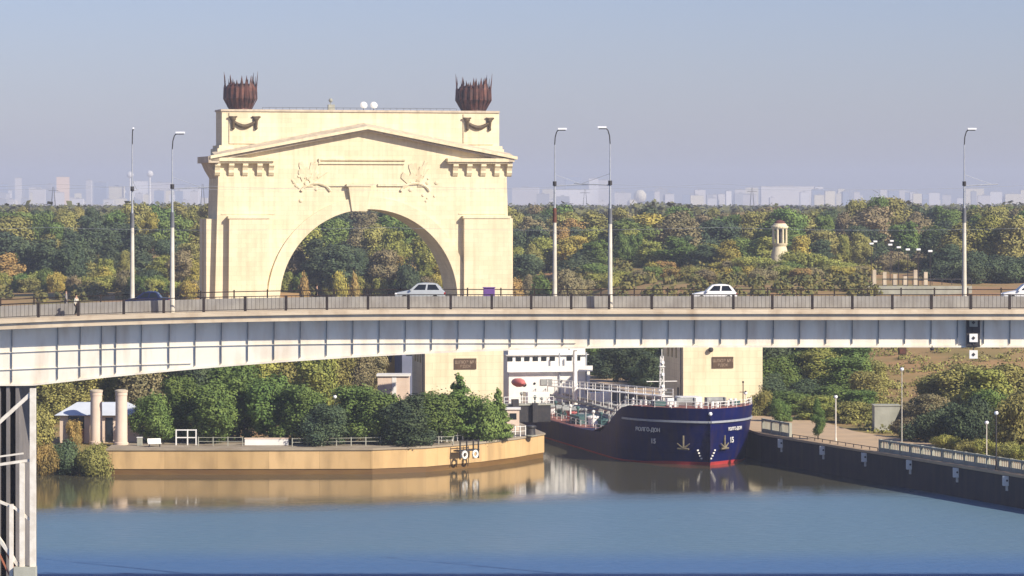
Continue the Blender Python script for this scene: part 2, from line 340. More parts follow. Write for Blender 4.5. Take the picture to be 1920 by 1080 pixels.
inL = [(-54.4, 452), (-36, 453), (-22, 453), (-19, 455), (-15, 458), (-12, 463), (-8, 472), (-12, 515), (-55, 780), (-68, 860)]
lq = thing('quay_wall', (-20, 445, 0), 'long cream concrete quay wall curving along the left bank to the ship', 'wall')
def loc_build(mb, root, name, m, **k):
    a = root.rotation_euler[2]; ca, sa = math.cos(-a), math.sin(-a); lx, ly, lz = root.location
    mb.v = [((x-lx)*ca-(y-ly)*sa, (x-lx)*sa+(y-ly)*ca, z-lz) for x, y, z in mb.v]
    return mb.build(name, m, root, **k)
loc_build(wallstrip(MB(), LEFT, inL, 0.75, ZL-0.25), lq, 'wall_face', M['quay'])
loc_build(wallstrip(MB(), offset(LEFT, 0.12), offset(LEFT, 1.5), -3.5, 0.75), lq, 'wet_base', M['wetband'], label='brown wet band along the waterline')
loc_build(wallstrip(MB(), offset(LEFT, -0.18), inL, ZL-0.25, ZL), lq, 'coping', M['pave'])
rq = thing('quay_wall', (48, 430, 0), 'dark shaded concrete quay wall running along the right side of the canal', 'wall')
inR = offset(RIGHT, 14)
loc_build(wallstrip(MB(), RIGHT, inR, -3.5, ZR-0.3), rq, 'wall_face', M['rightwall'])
loc_build(wallstrip(MB(), offset(RIGHT, -0.2), inR, ZR-0.3, ZR), rq, 'coping', M['pave_tan'])
def on_right(px, off=0.0):
    """point on the right wall line seen at photo column px, moved inland by off"""
    L2 = offset(RIGHT, off)
    for a, b in zip(L2, L2[1:]):
        for t in np.linspace(0, 1, 400):
            x = a[0]+(b[0]-a[0])*t; y = a[1]+(b[1]-a[1])*t
            if abs(x/y*F+960-px) < 1.2 and y < 520: return x, y, math.atan2(b[1]-a[1], b[0]-a[0])
    return None
for i, px in enumerate((1465, 1543, 1622, 1706, 1794, 1887)):
    x, y, a = on_right(px)
    t = thing('mooring_plate', (x, y, 0), ['white mooring plate on the dark quay wall, nearest the ship bow', 'second white mooring plate from the ship on the dark quay wall', 'third white mooring plate from the ship on the dark quay wall',
        'fourth white mooring plate from the ship on the dark quay wall', 'fifth white mooring plate from the ship on the dark quay wall', 'white mooring plate on the dark quay wall nearest the right edge'][i], 'mooring plate', a+R(68), 'white mooring plates along the right quay wall')
    MB().box(-0.42, 0.42, -0.62, 0.3, 2.45, 3.62).build('plate', M['white'], t, 0.03)
    MB().box(-0.05, 0.42, -0.5, 0.3, 1.85, 2.445).build('bracket', M['white_post'], t)
    MB().tube((0.05, -0.70, 3.1), (0.05, -0.625, 3.1), 0.13, n=8).build('mooring_bollard', M['dark'], t)
# concrete balustrades on the right quay
def balustrade(p0, p1, label, h=1.55):
    v = Vector((p1[0]-p0[0], p1[1]-p0[1])); Ln = v.length; t = thing('balustrade', (p0[0], p0[1], ZR), label, 'balustrade', math.atan2(v.y, v.x))
    MB().box(0, Ln, -0.16, 0.16, h-0.22, h).build('handrail', M['greyconc'], t)
    MB().box(0, Ln, -0.14, 0.14, 0.003, 0.5).build('plinth', M['greyconc'], t)
    k = int(Ln/2.8)
    for i in range(k+1):
        x = Ln*i/k; MB().box(x-0.17, x+0.17, -0.2, 0.2, 0.003, h+0.04).build('post', M['greyconc'], t)
    mb = MB()
    for i in range(int(Ln/0.45)): mb.box(0.3+i*0.45, 0.42+i*0.45, -0.05, 0.05, 0.5, h-0.22)
    mb.build('balusters', M['greyconc'], t)
a, b = on_right(1432, 0.8), on_right(1482, 0.8)
balustrade(b[:2], a[:2], 'short grey concrete balustrade on the right quay just behind the ship bow', 1.9)
a = on_right(1652, 0.8); balustrade(a[:2], (76.5, 354), 'long grey concrete balustrade on the quay running to the right edge')
# thin dark rail in the open stretch
a, b = on_right(1486, 0.7), on_right(1646, 0.7)
t = thing('quay_railing', (a[0], a[1], ZR), 'thin dark metal railing in front of the tan paved quay on the right', 'railing', math.atan2(b[1]-a[1], b[0]-a[0]))
Ln = math.hypot(b[0]-a[0], b[1]-a[1])
MB().box(0, Ln, -0.04, 0.04, 0.36, 0.44).build('rail', M['rail'], t)
for i in range(12): MB().box(Ln*i/11-0.04, Ln*i/11+0.04, -0.05, 0.05, 0, 0.36).build('post', M['rail'], t)
# ---------------------------------------------------------------- road bridge
XA, XB = -110, 135
def zdk(X): return 27.55-(0.80*((-6-X)/37.0)**2 if X < -6 else 0)
def zbot(X):
    if X < 15.6: u = (X-15.6)/56.8; return 24.22-3.3*u*u if X > -41.2 else 24.22-3.3*(1-((X+41.2)/60)**2*0.8)
    if X < 60: return 24.22
    return 24.22-3.3*min(1, ((X-60)/56.8))**2
br = thing('road_bridge', (0, 288, 0), 'long pale haunched girder road bridge crossing the whole view', 'bridge')
XS = list(np.arange(XA, XB+0.1, 1.5))
def bsec(name, m, fn, xs=XS, **k):
    mb = MB().loft([[(x, y-288, z) for y, z in fn(x)] for x in xs]); return mb.build(name, m, br, **k)
bsec('deck_slab', M['fascia'], lambda x: [(280.25, zdk(x)-0.92), (280.25, zdk(x)-0.42), (295.8, zdk(x)-0.42), (295.8, zdk(x)-0.92)])
bsec('edge_beam', M['fascia'], lambda x: [(280.0, zdk(x)-0.40), (280.0, zdk(x)-0.02), (282.6, zdk(x)-0.02), (282.6, zdk(x)-0.40)])
bsec('edge_beam', M['fascia'], lambda x: [(293.6, zdk(x)-0.40), (293.6, zdk(x)-0.02), (296.0, zdk(x)-0.02), (296.0, zdk(x)-0.40)])
bsec('roadway', M['asphalt'], lambda x: [(282.95, zdk(x)-0.40), (282.95, zdk(x)+0.30), (288, zdk(x)+0.36), (293.25, zdk(x)+0.30), (293.25, zdk(x)-0.40)])
bsec('crash_barrier', M['barrier'], lambda x: [(282.61, zdk(x)-0.40), (282.66, zdk(x)+1.02), (282.88, zdk(x)+1.02), (282.94, zdk(x)-0.40)])
bsec('crash_barrier', M['barrier'], lambda x: [(293.26, zdk(x)-0.40), (293.3, zdk(x)+0.72), (293.5, zdk(x)+0.72), (293.59, zdk(x)-0.40)])
mb = MB()
for x in np.arange(XA, XB, 8): mb.add([(x, -0.08, zdk(x)+0.366), (x+3, -0.08, zdk(x+3)+0.366), (x+3, 0.08, zdk(x+3)+0.366), (x, 0.08, zdk(x)+0.366)], [(0, 1, 2, 3)])
mb.build('lane_marking', M['white'], br)
for (y0, sgn) in ((282.0, 1), (293.4, 1)):
    bsec('girder', M['girder'], lambda x: [(y0+0.0, zbot(x)+0.16), (y0+0.0, zdk(x)-0.94), (y0+0.22, zdk(x)-0.94), (y0+0.22, zbot(x)+0.16)])
    bsec('bottom_flange', M['girder'], lambda x: [(y0-0.22, zbot(x)), (y0-0.22, zbot(x)+0.155), (y0+0.44, zbot(x)+0.155), (y0+0.44, zbot(x))])
mb = MB()
for x in np.arange(XA+2, XB, 6.6): mb.box(x, x+0.2, -5.75, 5.35, zbot(x)+0.5, zdk(x)-1.3)
mb.each('cross_beam', M['rib'], br)
bsec('horizontal_stiffener', M['girder'], lambda x: [(281.86, zdk(x)-2.98), (281.86, zdk(x)-2.93), (281.997, zdk(x)-2.93), (281.997, zdk(x)-2.98)], xs=list(np.arange(XA, 7, 1.5)))
bsec('horizontal_stiffener', M['girder'], lambda x: [(281.86, zdk(x)-4.45), (281.86, zdk(x)-4.39), (281.997, zdk(x)-4.39), (281.997, zdk(x)-4.45)], xs=list(np.arange(XA, -26.9, 1.5)))
ribs = [22, 108, 150, 190, 217, 265, 317, 366, 415]+[464.5+49.3*i for i in range(31)]
for px in ribs:
    x = W(px, 281.8); MB().box(x-0.02, x+0.02, -6.15, -6.003, zbot(x)+0.3, zdk(x)-0.95).build('web_stiffener', M['rib'], br)
# near railing, post by post
posts = [-3, 72, 147, 232, 307, 382, 460, 536, 613, 690, 766, 845, 922, 996, 1071, 1142, 1222, 1298, 1375, 1448, 1523, 1598, 1673, 1746, 1820, 1893]
xs = [W(p, 280.4) for p in posts]; xs = [xs[0]-3.4*i for i in range(19, 0, -1)]+xs+[xs[-1]+3.4*i for i in range(1, 26)]
for x in xs: MB().box(x-0.11, x+0.11, -7.72, -7.50, zdk(x)-0.02, zdk(x)+1.28).build('railing_post', M['rail'], br)
for (hz, t_) in ((1.20, 0.07), (0.10, 0.05)):
    mb = MB().loft([[(x, -7.65, zdk(x)+hz), (x, -7.65, zdk(x)+hz+t_), (x, -7.57, zdk(x)+hz+t_), (x, -7.57, zdk(x)+hz)] for x in XS]); mb.build('railing_rail', M['rail'], br)
mb = MB()
for x in np.arange(-62, 75, 0.34): mb.box(x-0.012, x+0.012, -7.62, -7.60, zdk(x)+0.15, zdk(x)+1.2)
mb.build('railing_pickets', M['rail'], br)
for (hz, t_) in ((1.22, 0.08), (0.78, 0.05)):
    mb = MB().loft([[(x, 7.5, zdk(x)+hz), (x, 7.5, zdk(x)+hz+t_), (x, 7.58, zdk(x)+hz+t_), (x, 7.58, zdk(x)+hz)] for x in XS]); mb.build('far_railing_rail', M['rail'], br)
mb = MB()
for x in np.arange(XA+1, XB, 3.0): mb.box(x-0.06, x+0.06, 7.48, 7.60, zdk(x)-0.02, zdk(x)+1.42)
mb.each('far_railing_post', M['rail'], br)
# ---------------------------------------------------------------- pier trestle at the left edge
pr = thing('bridge_pier', (-44, 286, 0), 'white braced steel trestle in front of dark concrete pier fins at left edge', 'bridge pier')
x0, y0 = -44, 286
def PP(px, py, D=277.5): return (W(px, D)-x0, D-y0, Z(py, D))
for i in range(12):
    x = -42.35-i*0.80
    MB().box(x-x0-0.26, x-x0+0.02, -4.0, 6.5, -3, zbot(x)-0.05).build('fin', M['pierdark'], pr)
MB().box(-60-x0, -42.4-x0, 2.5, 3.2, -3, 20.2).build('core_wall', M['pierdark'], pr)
MB().box(-62-x0, -41.5-x0, -9.3, 8.5, -3, 1.2).build('footing', M['greyconc'], pr)
def beam(a, b, r): return MB().tube(PP(*a), PP(*b), r, n=4)
for (a, b, r) in [((62, 728), (62, 1200), 0.24), ((42, 868), (42, 1200), 0.20), ((22, 945), (22, 1200), 0.16)]:
    MB().box(PP(*a)[0]-r, PP(*a)[0]+r, -8.8+0.0, -8.8+2*r, 0.5, PP(*a)[2]).build('post', M['white_post'], pr)
for (a, b, r) in [((61, 735), (-90, 872), 0.22), ((61, 862), (-90, 884), 0.16), ((44, 850), (-90, 868), 0.10), ((61, 978), (28, 952), 0.16), ((28, 952), (-90, 905), 0.16), ((-60, 930), (36, 1062), 0.20)]:
    beam(a, b, r).build('brace', M['white_post'], pr)
for k in range(2): beam((-20+k*14, 1000), (38+k*16, 1120), 0.09).build('pipe', M['pipe'], pr)
MB().box(PP(28, 1060)[0], PP(68, 1060)[0], -9.2, -8.0, 0.5, PP(28, 1062)[2]).build('concrete_foot', M['greyconc'], pr)
# ---------------------------------------------------------------- lamps along the bridge
def bridge_lamp(px, D, ytop, side, label, band='rib'):
    x = W(px, D); zb = zdk(x)-0.02; t = thing('street_lamp', (x, D, zb), label, 'street lamp', 0, 'tall street lamps along the bridge'); H = Z(ytop, D)-zb
    MB().tube((0, 0, 0), (0, 0, 7.6), 0.22, 0.16, 12).build('pole', M['pole'], t, smooth=True)
    MB().tube((0, 0, 7.3), (0, 0, 8.6), 0.19, 0.17, 12).build('collar', M[band], t)
    MB().tube((0, 0, 8.6), (0, 0, 10.9), 0.10, 0.08, 8).tube((0, 0, 10.9), (0, 0, H-1.5), 0.06, 0.05, 8).build('mast', M['steel_thin'], t)
    MB().tube((0, 0, 10.6), (0, 0, 11.0), 0.17, 0.17, 8).build('clamp', M['dark'], t)
    MB().tube((0, 0, 10.6), (-side*0.3+side*3.4, 0.4, 10.75), 0.045).tube((0, 0, 11.6), (side*2.4, 0.3, 10.75), 0.02).build('cantilever', M['steel_thin'], t)
    MB().path([(0, 0, H-1.5), (side*0.05, 0, H-0.8), (side*0.18, 0, H-0.35), (side*0.4, 0, H-0.1)], 0.05).build('lamp_arm', M['dark'], t)
    k = MB(); k.box(side*0.3-0.02, side*0.3+0.78*side, -0.16, 0.16, H-0.16, H+0.0); k.build('lamp_head', M['lampglass'], t, 0.03)
    MB().box(side*0.32, side*0.32+0.66*side, -0.13, 0.13, H-0.24, H-0.165).build('lamp_underside', M['dark'], t)
bridge_lamp(248, 295.0, 239, 0.15, 'tall street lamp on the far side of the bridge left of the arch')
bridge_lamp(323, 281.3, 247, 1, 'tall street lamp on the near side of the bridge left of the arch')
bridge_lamp(1040, 295.0, 240, 1, 'tall street lamp on the far side of the bridge just right of the arch', 'rust')
bridge_lamp(1144, 281.3, 237, -1, 'tall street lamp on the near side of the bridge right of the arch')
bridge_lamp(1808, 295.0, 240, 1, 'tall street lamp at the right end of the bridge above the trees')
def wire(name, label, y, z0, x0, x1, n, sag):
    pts = []
    seg = (x1-x0)/n
    for i in range(n):
        for k in range(8):
            u = k/8; pts.append((x0+seg*(i+u), y, z0-sag*4*u*(1-u)))
    pts.append((x1, y, z0)); tag(MB().path(pts, 0.012, 4).build(name, M['steel_thin']), label, 'wire', 'overhead wires above the bridge')
wire('overhead_wire', 'upper overhead wire along the far side of the bridge', 294.6, 38.3, W(1040-2*784, 295), W(1808+784, 295), 5, 0.5)
wire('overhead_wire', 'lower overhead wire along the far side of the bridge, against the trees', 294.6, 34.4, W(1040-2*784, 295), W(1808+784, 295), 5, 0.25)
wire('overhead_wire', 'overhead wire along the near side of the bridge', 281.7, 38.2, W(323-819, 281.3), W(1144+2*819, 281.3), 4, 0.5)
# ---------------------------------------------------------------- navigation signal panel, boxes under the girder
t = thing('signal_panel', (W(1825, 281.4), 281.0, 0), 'dark upright signal board with white squares hung on the bridge girder', 'signal')
MB().box(-0.58, 0.58, 0.45, 0.62, Z(651, 281.3), Z(597, 281.3)).build('backboard', M['dark'], t)
for py, m_ in ((605, 'greyconc'), (634, 'white'), (665, 'white')):
    zc = Z(py, 281); f = MB().box(-0.36, 0.36, 0.28, 0.36, zc-0.36, zc+0.36).build('lamp_plate', M[m_], t, 0.03)
    MB().prism([(0, zc-0.16), (0.16, zc), (0, zc+0.16), (-0.16, zc)], 'y', 0.24, 0.279).build('lens', M['dark'], f)
MB().box(-0.05, 0.05, 0.37, 0.44, Z(670, 281), Z(600, 281)).box(-0.62, 0.62, 0.37, 0.44, Z(650, 281), Z(648, 281)).build('hanger', M['dark'], t)
t = thing('hanging_box', (W(1692, 281.5), 281.6, 0), 'brown lamp box hanging under the bridge girder above the dry slope', 'lamp box')
MB().box(-0.34, 0.34, -0.3, 0.3, Z(665, 281.5), Z(651.5, 281.5)).build('housing', M['plaque'], t, 0.03); MB().box(-0.25, 0.25, -0.33, -0.303, Z(663, 281.5), Z(654, 281.5)).build('lens', M['rust'], t)
t = thing('hanging_box', (W(1748, 281.5), 281.6, 0), 'small dark fitting under the bridge girder near the signal panel', 'lamp box')
MB().ball((0, 0, Z(654, 281.5)), 0.2, 8, (1, 1, 0.7)).build('housing', M['dark'], t); MB().tube((0, 0, Z(653, 281.5)), (0, 0, Z(650, 281.5)+0.1), 0.04).build('stem', M['dark'], t)
# ---------------------------------------------------------------- cars
def car(name, px, y, L, H, paint, dirn, kind, label):
    x = W(px, y); t = thing(name, (x, y, zdk(x)+0.36), label, 'car', 0 if dirn > 0 else math.pi); w = 0.84; a = L/2
    rear = a*0.93 if kind != 'sedan' else a*0.62
    lower = [(-a, 0.42), (-a+0.05, 0.26), (a-0.05, 0.26), (a, 0.4), (a*0.99, H*0.52), (a*0.93, H*0.60), (-a*0.30, H*0.63), (-a*0.44, H*0.62), (-a*0.92, H*0.50), (-a, H*0.42)]
    MB().prism(lower, 'y', -w, w).build('body', paint, t, 0.05, smooth=True)
    zb, zt = H*0.61, H
    fx0, fx1, rx1, rx0 = -a*0.44, -a*0.10, a*0.42 if kind == 'sedan' else a*0.66, rear
    pr = [(fx0, zb-0.02), (fx0+(fx1-fx0)*.5, zb+(zt-zb)*.53), (fx1-0.06, zt-0.05), (fx1+0.12, zt), (fx1+(rx1-fx1)*.4, zt+0.045), (rx1-(rx1-fx1)*.2, zt+0.02), (rx1+0.05, zt-0.06), (rx1+(rx0-rx1)*.55, zb+(zt-zb)*.50), (rx0, zb-0.02)]
    hw_ = lambda z: w*(0.95-0.21*max(0, (z-zb))/(zt-zb)); cab = MB(); n_ = len(pr)
    cab.add([(x_, -hw_(z_), z_) for x_, z_ in pr]+[(x_, hw_(z_), z_) for x_, z_ in pr], [tuple(range(n_)), tuple(range(2*n_-1, n_-1, -1))]+[(q, (q+1) % n_, n_+(q+1) % n_, n_+q) for q in range(n_)])
    cab.build('cabin', paint, t, 0.04, smooth=True)
    for s in (-1, 1):
        def P(u, v):   # u along, v up on the cabin side
            xb = fx0+(rx0-fx0)*u; xt = fx1+(rx1-fx1)*u; yy = w*(0.95+(0.74-0.95)*v)
            return (xb+(xt-xb)*v, s*(yy+0.015), zb+(zt-zb)*v)
        for (u0, u1) in ((0.10, 0.47), (0.53, 0.90)):
            q = [P(u0, 0.10), P(u1, 0.10), P(u1, 0.84), P(u0+0.02, 0.84)]; q2 = [(p[0], p[1]-s*0.03, p[2]) for p in q]
            MB().add(q+q2, [(0, 1, 2, 3), (7, 6, 5, 4), (0, 1, 5, 4), (1, 2, 6, 5), (2, 3, 7, 6), (3, 0, 4, 7)]).build('side_window', M['glass'], t)
        for wx in (-a*0.62, a*0.60):
            wh = MB().tube((wx, s*(w-0.16), 0.31), (wx, s*(w+0.02), 0.31), 0.31, n=18).build('wheel', M['tyre'], t); MB().tube((wx, s*(w+0.0), 0.31), (wx, s*(w+0.03), 0.31), 0.19, n=12).build('rim', M['rim'], wh)
        MB().box(-a-0.01, -a+0.18, s*w*0.86-0.14, s*w*0.86+0.14, H*0.40, H*0.47).build('headlight', M['lampglass'], t)
        MB().box(a-0.10, a+0.01, s*w*0.86-0.12, s*w*0.86+0.12, H*0.42, H*0.52).build('tail_light', M['red_light'], t)
        MB().box(fx0+0.1, fx0+0.25, s*(w+0.14)-0.08, s*(w+0.14)+0.08, zb, zb+0.13).build('mirror', paint, t)
    for (xb, xt, nm) in ((fx0, fx1, 'windscreen'), (rx0, rx1, 'rear_window')):
        d = -0.015 if nm == 'windscreen' else 0.015; p = []
        for v, e in ((0.10, 0.84), (0.88, 0.68)):
            xx = xb+(xt-xb)*v+d; zz = zb+(zt-zb)*v; p += [(xx, -w*e, zz), (xx, w*e, zz)]
        p2 = [(q[0]-d*2, q[1], q[2]) for q in p]
        MB().add([p[0], p[1], p[3], p[2], p2[0], p2[1], p2[3], p2[2]], [(0, 1, 2, 3), (7, 6, 5, 4), (0, 1, 5, 4), (1, 2, 6, 5), (2, 3, 7, 6), (3, 0, 4, 7)]).build(nm, M['glass'], t)
car('parked_car', 276, 286.0, 4.1, 1.36, M['car_blue'], 1, 'sedan', 'dark blue sedan driving over the bridge left of the arch')
M['car_silver'] = mat('silver car paint', (0.55, 0.58, 0.58), (0.48, 0.5, 0.5), 0.25, 0.5, metal=0.3, spec=0.5)
car('parked_car', 788, 289.5, 4.4, 1.62, M['car_silver'], 1, 'suv', 'silver white estate car on the bridge in front of the arch opening')
car('parked_car', 1340, 288.5, 3.85, 1.53, M['car_white'], 1, 'hatch', 'white hatchback on the bridge right of the arch')
car('parked_car', 1925, 289.0, 4.3, 1.60, M['car_white'], 1, 'suv', 'white car cut off by the right edge on the bridge')
for o in bpy.data.objects:
    if o.name.startswith('parked_car'): o.name = 'car'
# ---------------------------------------------------------------- people
def skin(name, pts, edges, radii, m, parent, sub=1):
    me = bpy.data.meshes.new(name); me.from_pydata(pts, edges, [])
    o = bpy.data.objects.new(name, me); COL.objects.link(o)
    sk = o.modifiers.new('s', 'SKIN'); 
    for i, r in enumerate(radii): me.skin_vertices[0].data[i].radius = (r if isinstance(r, tuple) else (r, r))
    me.skin_vertices[0].data[0].use_root = True
    sb = o.modifiers.new('u', 'SUBSURF'); sb.levels = sub; sb.render_levels = sub
    bpy.context.view_layer.update()
    m2 = bpy.data.meshes.new_from_object(o.evaluated_get(bpy.context.evaluated_depsgraph_get())); o.modifiers.clear(); o.data = m2; m2.name = name
    m2.materials.clear(); m2.materials.append(m)
    for p in m2.polygons: p.use_smooth = True
    o.parent = parent; return o
def person(x, y, z, H, top, bottom, label, stride=0.18, rz=0.0):
    t = thing('person', (x, y, z), label, 'person', rz); k = H/1.75; S = stride
    P = [(0, 0, .95), (0, 0, 1.18), (0, 0, 1.42), (0, 0, 1.52), (0, -.01, 1.60), (0, 0, 1.70),
         (-.09, 0, .90), (-.10, -S*.5, .50), (-.10, -S, .08), (-.10, -S-.14, .04), (.09, 0, .90), (.10, S*.35, .50), (.10, S, .09), (.10, S-.13, .04),
         (-.19, 0, 1.40), (-.24, .05, 1.13), (-.23, -.06, .90), (.19, 0, 1.40), (.24, -.05, 1.13), (.23, .08, .90),
         (-.235, -.09, .83), (.235, .09, .83), (-.20, -.09, .87), (.20, .06, .87)]
    E = [(0, 1), (1, 2), (2, 3), (3, 4), (4, 5), (0, 6), (6, 7), (7, 8), (8, 9), (0, 10), (10, 11), (11, 12), (12, 13), (2, 14), (14, 15), (15, 16), (2, 17), (17, 18), (18, 19), (16, 20), (19, 21), (16, 22), (19, 23)]
    r = [(.15, .10), (.14, .10), (.15, .10), .055, .085, .08, .085, .06, .042, .04, .085, .06, .042, .04, .055, .042, .03, .055, .042, .03, .022, .022, .012, .012]
    P = [tuple(c*k for c in p) for p in P]
    skin('body', P, E, r, M['skin'], t, 1)
    skin('jacket', [P[i] for i in (1, 0, 2, 14, 15, 16, 17, 18, 19)], [(0, 1), (0, 2), (2, 3), (3, 4), (4, 5), (2, 6), (6, 7), (7, 8)], [(.17, .125), (.18, .13), (.17, .12), .075, .06, .05, .075, .06, .05], top, t)
    skin('trousers', [P[i] for i in (0, 6, 7, 8, 10, 11, 12)], [(0, 1), (1, 2), (2, 3), (0, 4), (4, 5), (5, 6)], [(.155, .115), .10, .075, .065, .10, .075, .065], bottom, t)
    MB().ball((0, 0.02*k, 1.70*k), 0.105*k, 8, (1, 1.1, 0.85)).build('hair', M['hair'], t, smooth=True)
x = W(143, 281.3); person(x, 281.3, zdk(x)-0.02, 1.85, M['cloth_light'], M['cloth_dark'], 'person in light top and dark trousers walking on near side of the bridge', rz=1.2)
x = W(124, 294.8); person(x, 294.8, zdk(x)-0.02, 1.95, M['cloth_grey'], M['cloth_grey'], 'person in grey clothes by the far railing at the left of the bridge', rz=-1.4)
x = W(594, 294.8); person(x, 294.8, zdk(x)-0.02, 1.8, M['cloth_dark'], M['cloth_dark'], 'person in dark clothes by the far railing in front of the arch opening', rz=1.6)
x = W(917, 294.9); t = thing('utility_cabinet', (x, 294.9, zdk(x)-0.02), 'small purple cabinet by the far railing in front of the right arch pier', 'cabinet')
MB().box(-0.52, 0.52, -0.35, 0.35, 0.1, 1.42).build('housing', M['purple'], t, 0.08); MB().box(-0.58, 0.58, -0.42, 0.42, 1.423, 1.50).build('lid', M['purple'], t, 0.03); MB().box(-0.45, 0.45, -0.3, 0.3, 0, 0.1).build('foot', M['dark'], t)
# ---------------------------------------------------------------- monumental arch
AD = 786.0; AC = Vector((W(690, AD), AD, 0)); AA = R(14)
ar = thing('triumphal_arch', tuple(AC), 'huge cream stone arch with pediment and bronze crowns behind the bridge', 'arch', AA)
def LA(px, py, dep=0.0):
    """photo pixel -> arch-local (x, z) on the plane dep metres behind the front"""
    e = Vector((math.cos(AA), math.sin(AA))); n = Vector((-math.sin(AA), math.cos(AA)))
    k = (px-960)/F; o = Vector((AC.x, AC.y))+n*dep
    # o + e*t = (k*D, D)
    t_ = (k*o.y-o.x)/(e.x-k*e.y); D = o.y+e.y*t_
    return (t_, HC-(py-HY)/F*D)
def AX(px, dep=0): return LA(px, 400, dep)[0]
def AZ(px, py, dep=0): return LA(px, py, dep)[1]
G = 3.0
zc = lambda py: HC-(py-HY)/F*AD
cx = (AX(525)+AX(856))/2; Ra = (AX(856)-AX(525))/2; zs = zc(393)-Ra
arc = lambda r, a0, a1, n: [(cx+r*math.cos(a0+(a1-a0)*i/n), zs+r*math.sin(a0+(a1-a0)*i/n)) for i in range(n+1)]
open_right_to_left = [(cx+Ra, G)]+arc(Ra, 0, math.pi, 48)+[(cx-Ra, G)]
xl, xr = AX(409), AX(950); pk = AX(686)
xc = (xl+xr)/2
body = [(AX(401), G), (xl, zc(335)), (xl, zc(300)), (AX(400), zc(296)), (pk, zc(240)), (AX(957), zc(296)), (xr, zc(300)), (xr, zc(335)), (AX(960), G)]
MB().prism(body+open_right_to_left, 'y', 0, 14).build('main_body', M['stone'], ar)
# archivolt ring proud of the wall, keystone
ring = [(cx+Ra*1.005*math.cos(a), zs+Ra*1.005*math.sin(a)) for a in np.linspace(0.0, math.pi, 49)]
ring2 = [(cx+Ra*1.14*math.cos(a), zs+Ra*1.14*math.sin(a)) for a in np.linspace(math.pi, 0.0, 49)]
MB().prism(ring+ring2, 'y', -0.55, -0.004).build('archivolt', M['stone'], ar)
kx0, kx1 = AX(652), AX(694)
MB().add([(kx0+0.9, -0.9, zc(396)), (kx1-0.9, -0.9, zc(396)), (kx1, -1.2, zc(350)), (kx0, -1.2, zc(350)), (kx0+0.9, -0.56, zc(396)), (kx1-0.9, -0.56, zc(396)), (kx1, -0.56, zc(350)), (kx0, -0.56, zc(350))],
         [(0, 1, 2, 3), (7, 6, 5, 4), (0, 4, 5, 1), (1, 5, 6, 2), (2, 6, 7, 3), (3, 7, 4, 0)]).box(kx0-0.5, kx1+0.5, -1.4, -0.56, zc(349.5), zc(345)).build('keystone', M['stone'], ar)
# pylon blocks on the lower part
for (a, b, a2, b2) in ((428, 503, 426, 496), (868, 953, 867, 962)):
    MB().add([(AX(a2), -1.6, G), (AX(b2), -1.6, G), (AX(b), -1.6, zc(410)), (AX(a), -1.6, zc(410)), (AX(a2), -0.004, G), (AX(b2), -0.004, G), (AX(b), -0.004, zc(410)), (AX(a), -0.004, zc(410))],
             [(0, 1, 2, 3), (7, 6, 5, 4), (0, 4, 5, 1), (1, 5, 6, 2), (2, 6, 7, 3), (3, 7, 4, 0)]).build('pylon_panel', M['stone'], ar)
    MB().box(AX(a)-0.3, AX(b)+0.3, -1.8, -0.004, zc(409.6), zc(405)).build('pylon_cap', M['stone'], ar)
MB().box(xl-2.6, xl-0.1, 1.5, 5.5, G, zc(410)).box(xl-2.6, xl-0.1, 8.0, 12, G, zc(410)).each('side_buttress', M['stone'], ar)
MB().box(xr+0.1, xr+1.9, 1.5, 5.5, G, zc(410)).box(xr+0.1, xr+1.9, 8.0, 12, G, zc(410)).each('side_buttress', M['stone'], ar)
# horizontal cornice ends with brackets
for (a, b, br_) in ((397, 513, (407, 433, 459, 486, 508)), (840, 961, (853, 879, 905, 931, 954))):
    MB().box(AX(a)-0.5, AX(b), -2.0, -0.004, zc(303), zc(296.5)).box(AX(a)-0.2, AX(b)-0.3, -1.5, -0.003, zc(306.5), zc(303.05)).build('cornice', M['stone'], ar)
    for q in br_:
        xq = AX(q); MB().prism([(-0.004, zc(307)), (-1.35, zc(307)), (-1.4, zc(311)), (-0.95, zc(315)), (-0.7, zc(320)), (-0.75, zc(324)), (-0.35, zc(329)), (-0.004, zc(331))], 'x', xq-0.62, xq+0.62).build('bracket', M['stone'], ar)
MB().box(xl-2.6, xl-0.005, -2.0, 15.5, zc(306), zc(294)).prism([(xl-0.005, zc(335)), (xl-0.005, zc(306)), (xl-2.0, zc(306)), (xl-1.2, zc(320))], 'y', 0.2, 13.5).build('side_cornice', M['stone_worn'], ar)
MB().box(xr+0.005, xr+1.3, -2.0, 15.5, zc(303), zc(296)).prism([(xr+0.005, zc(328)), (xr+0.005, zc(303.1)), (xr+1.0, zc(303.1)), (xr+0.5, zc(318))], 'y', 0.2, 13.5).build('side_cornice', M['stone_worn'], ar)
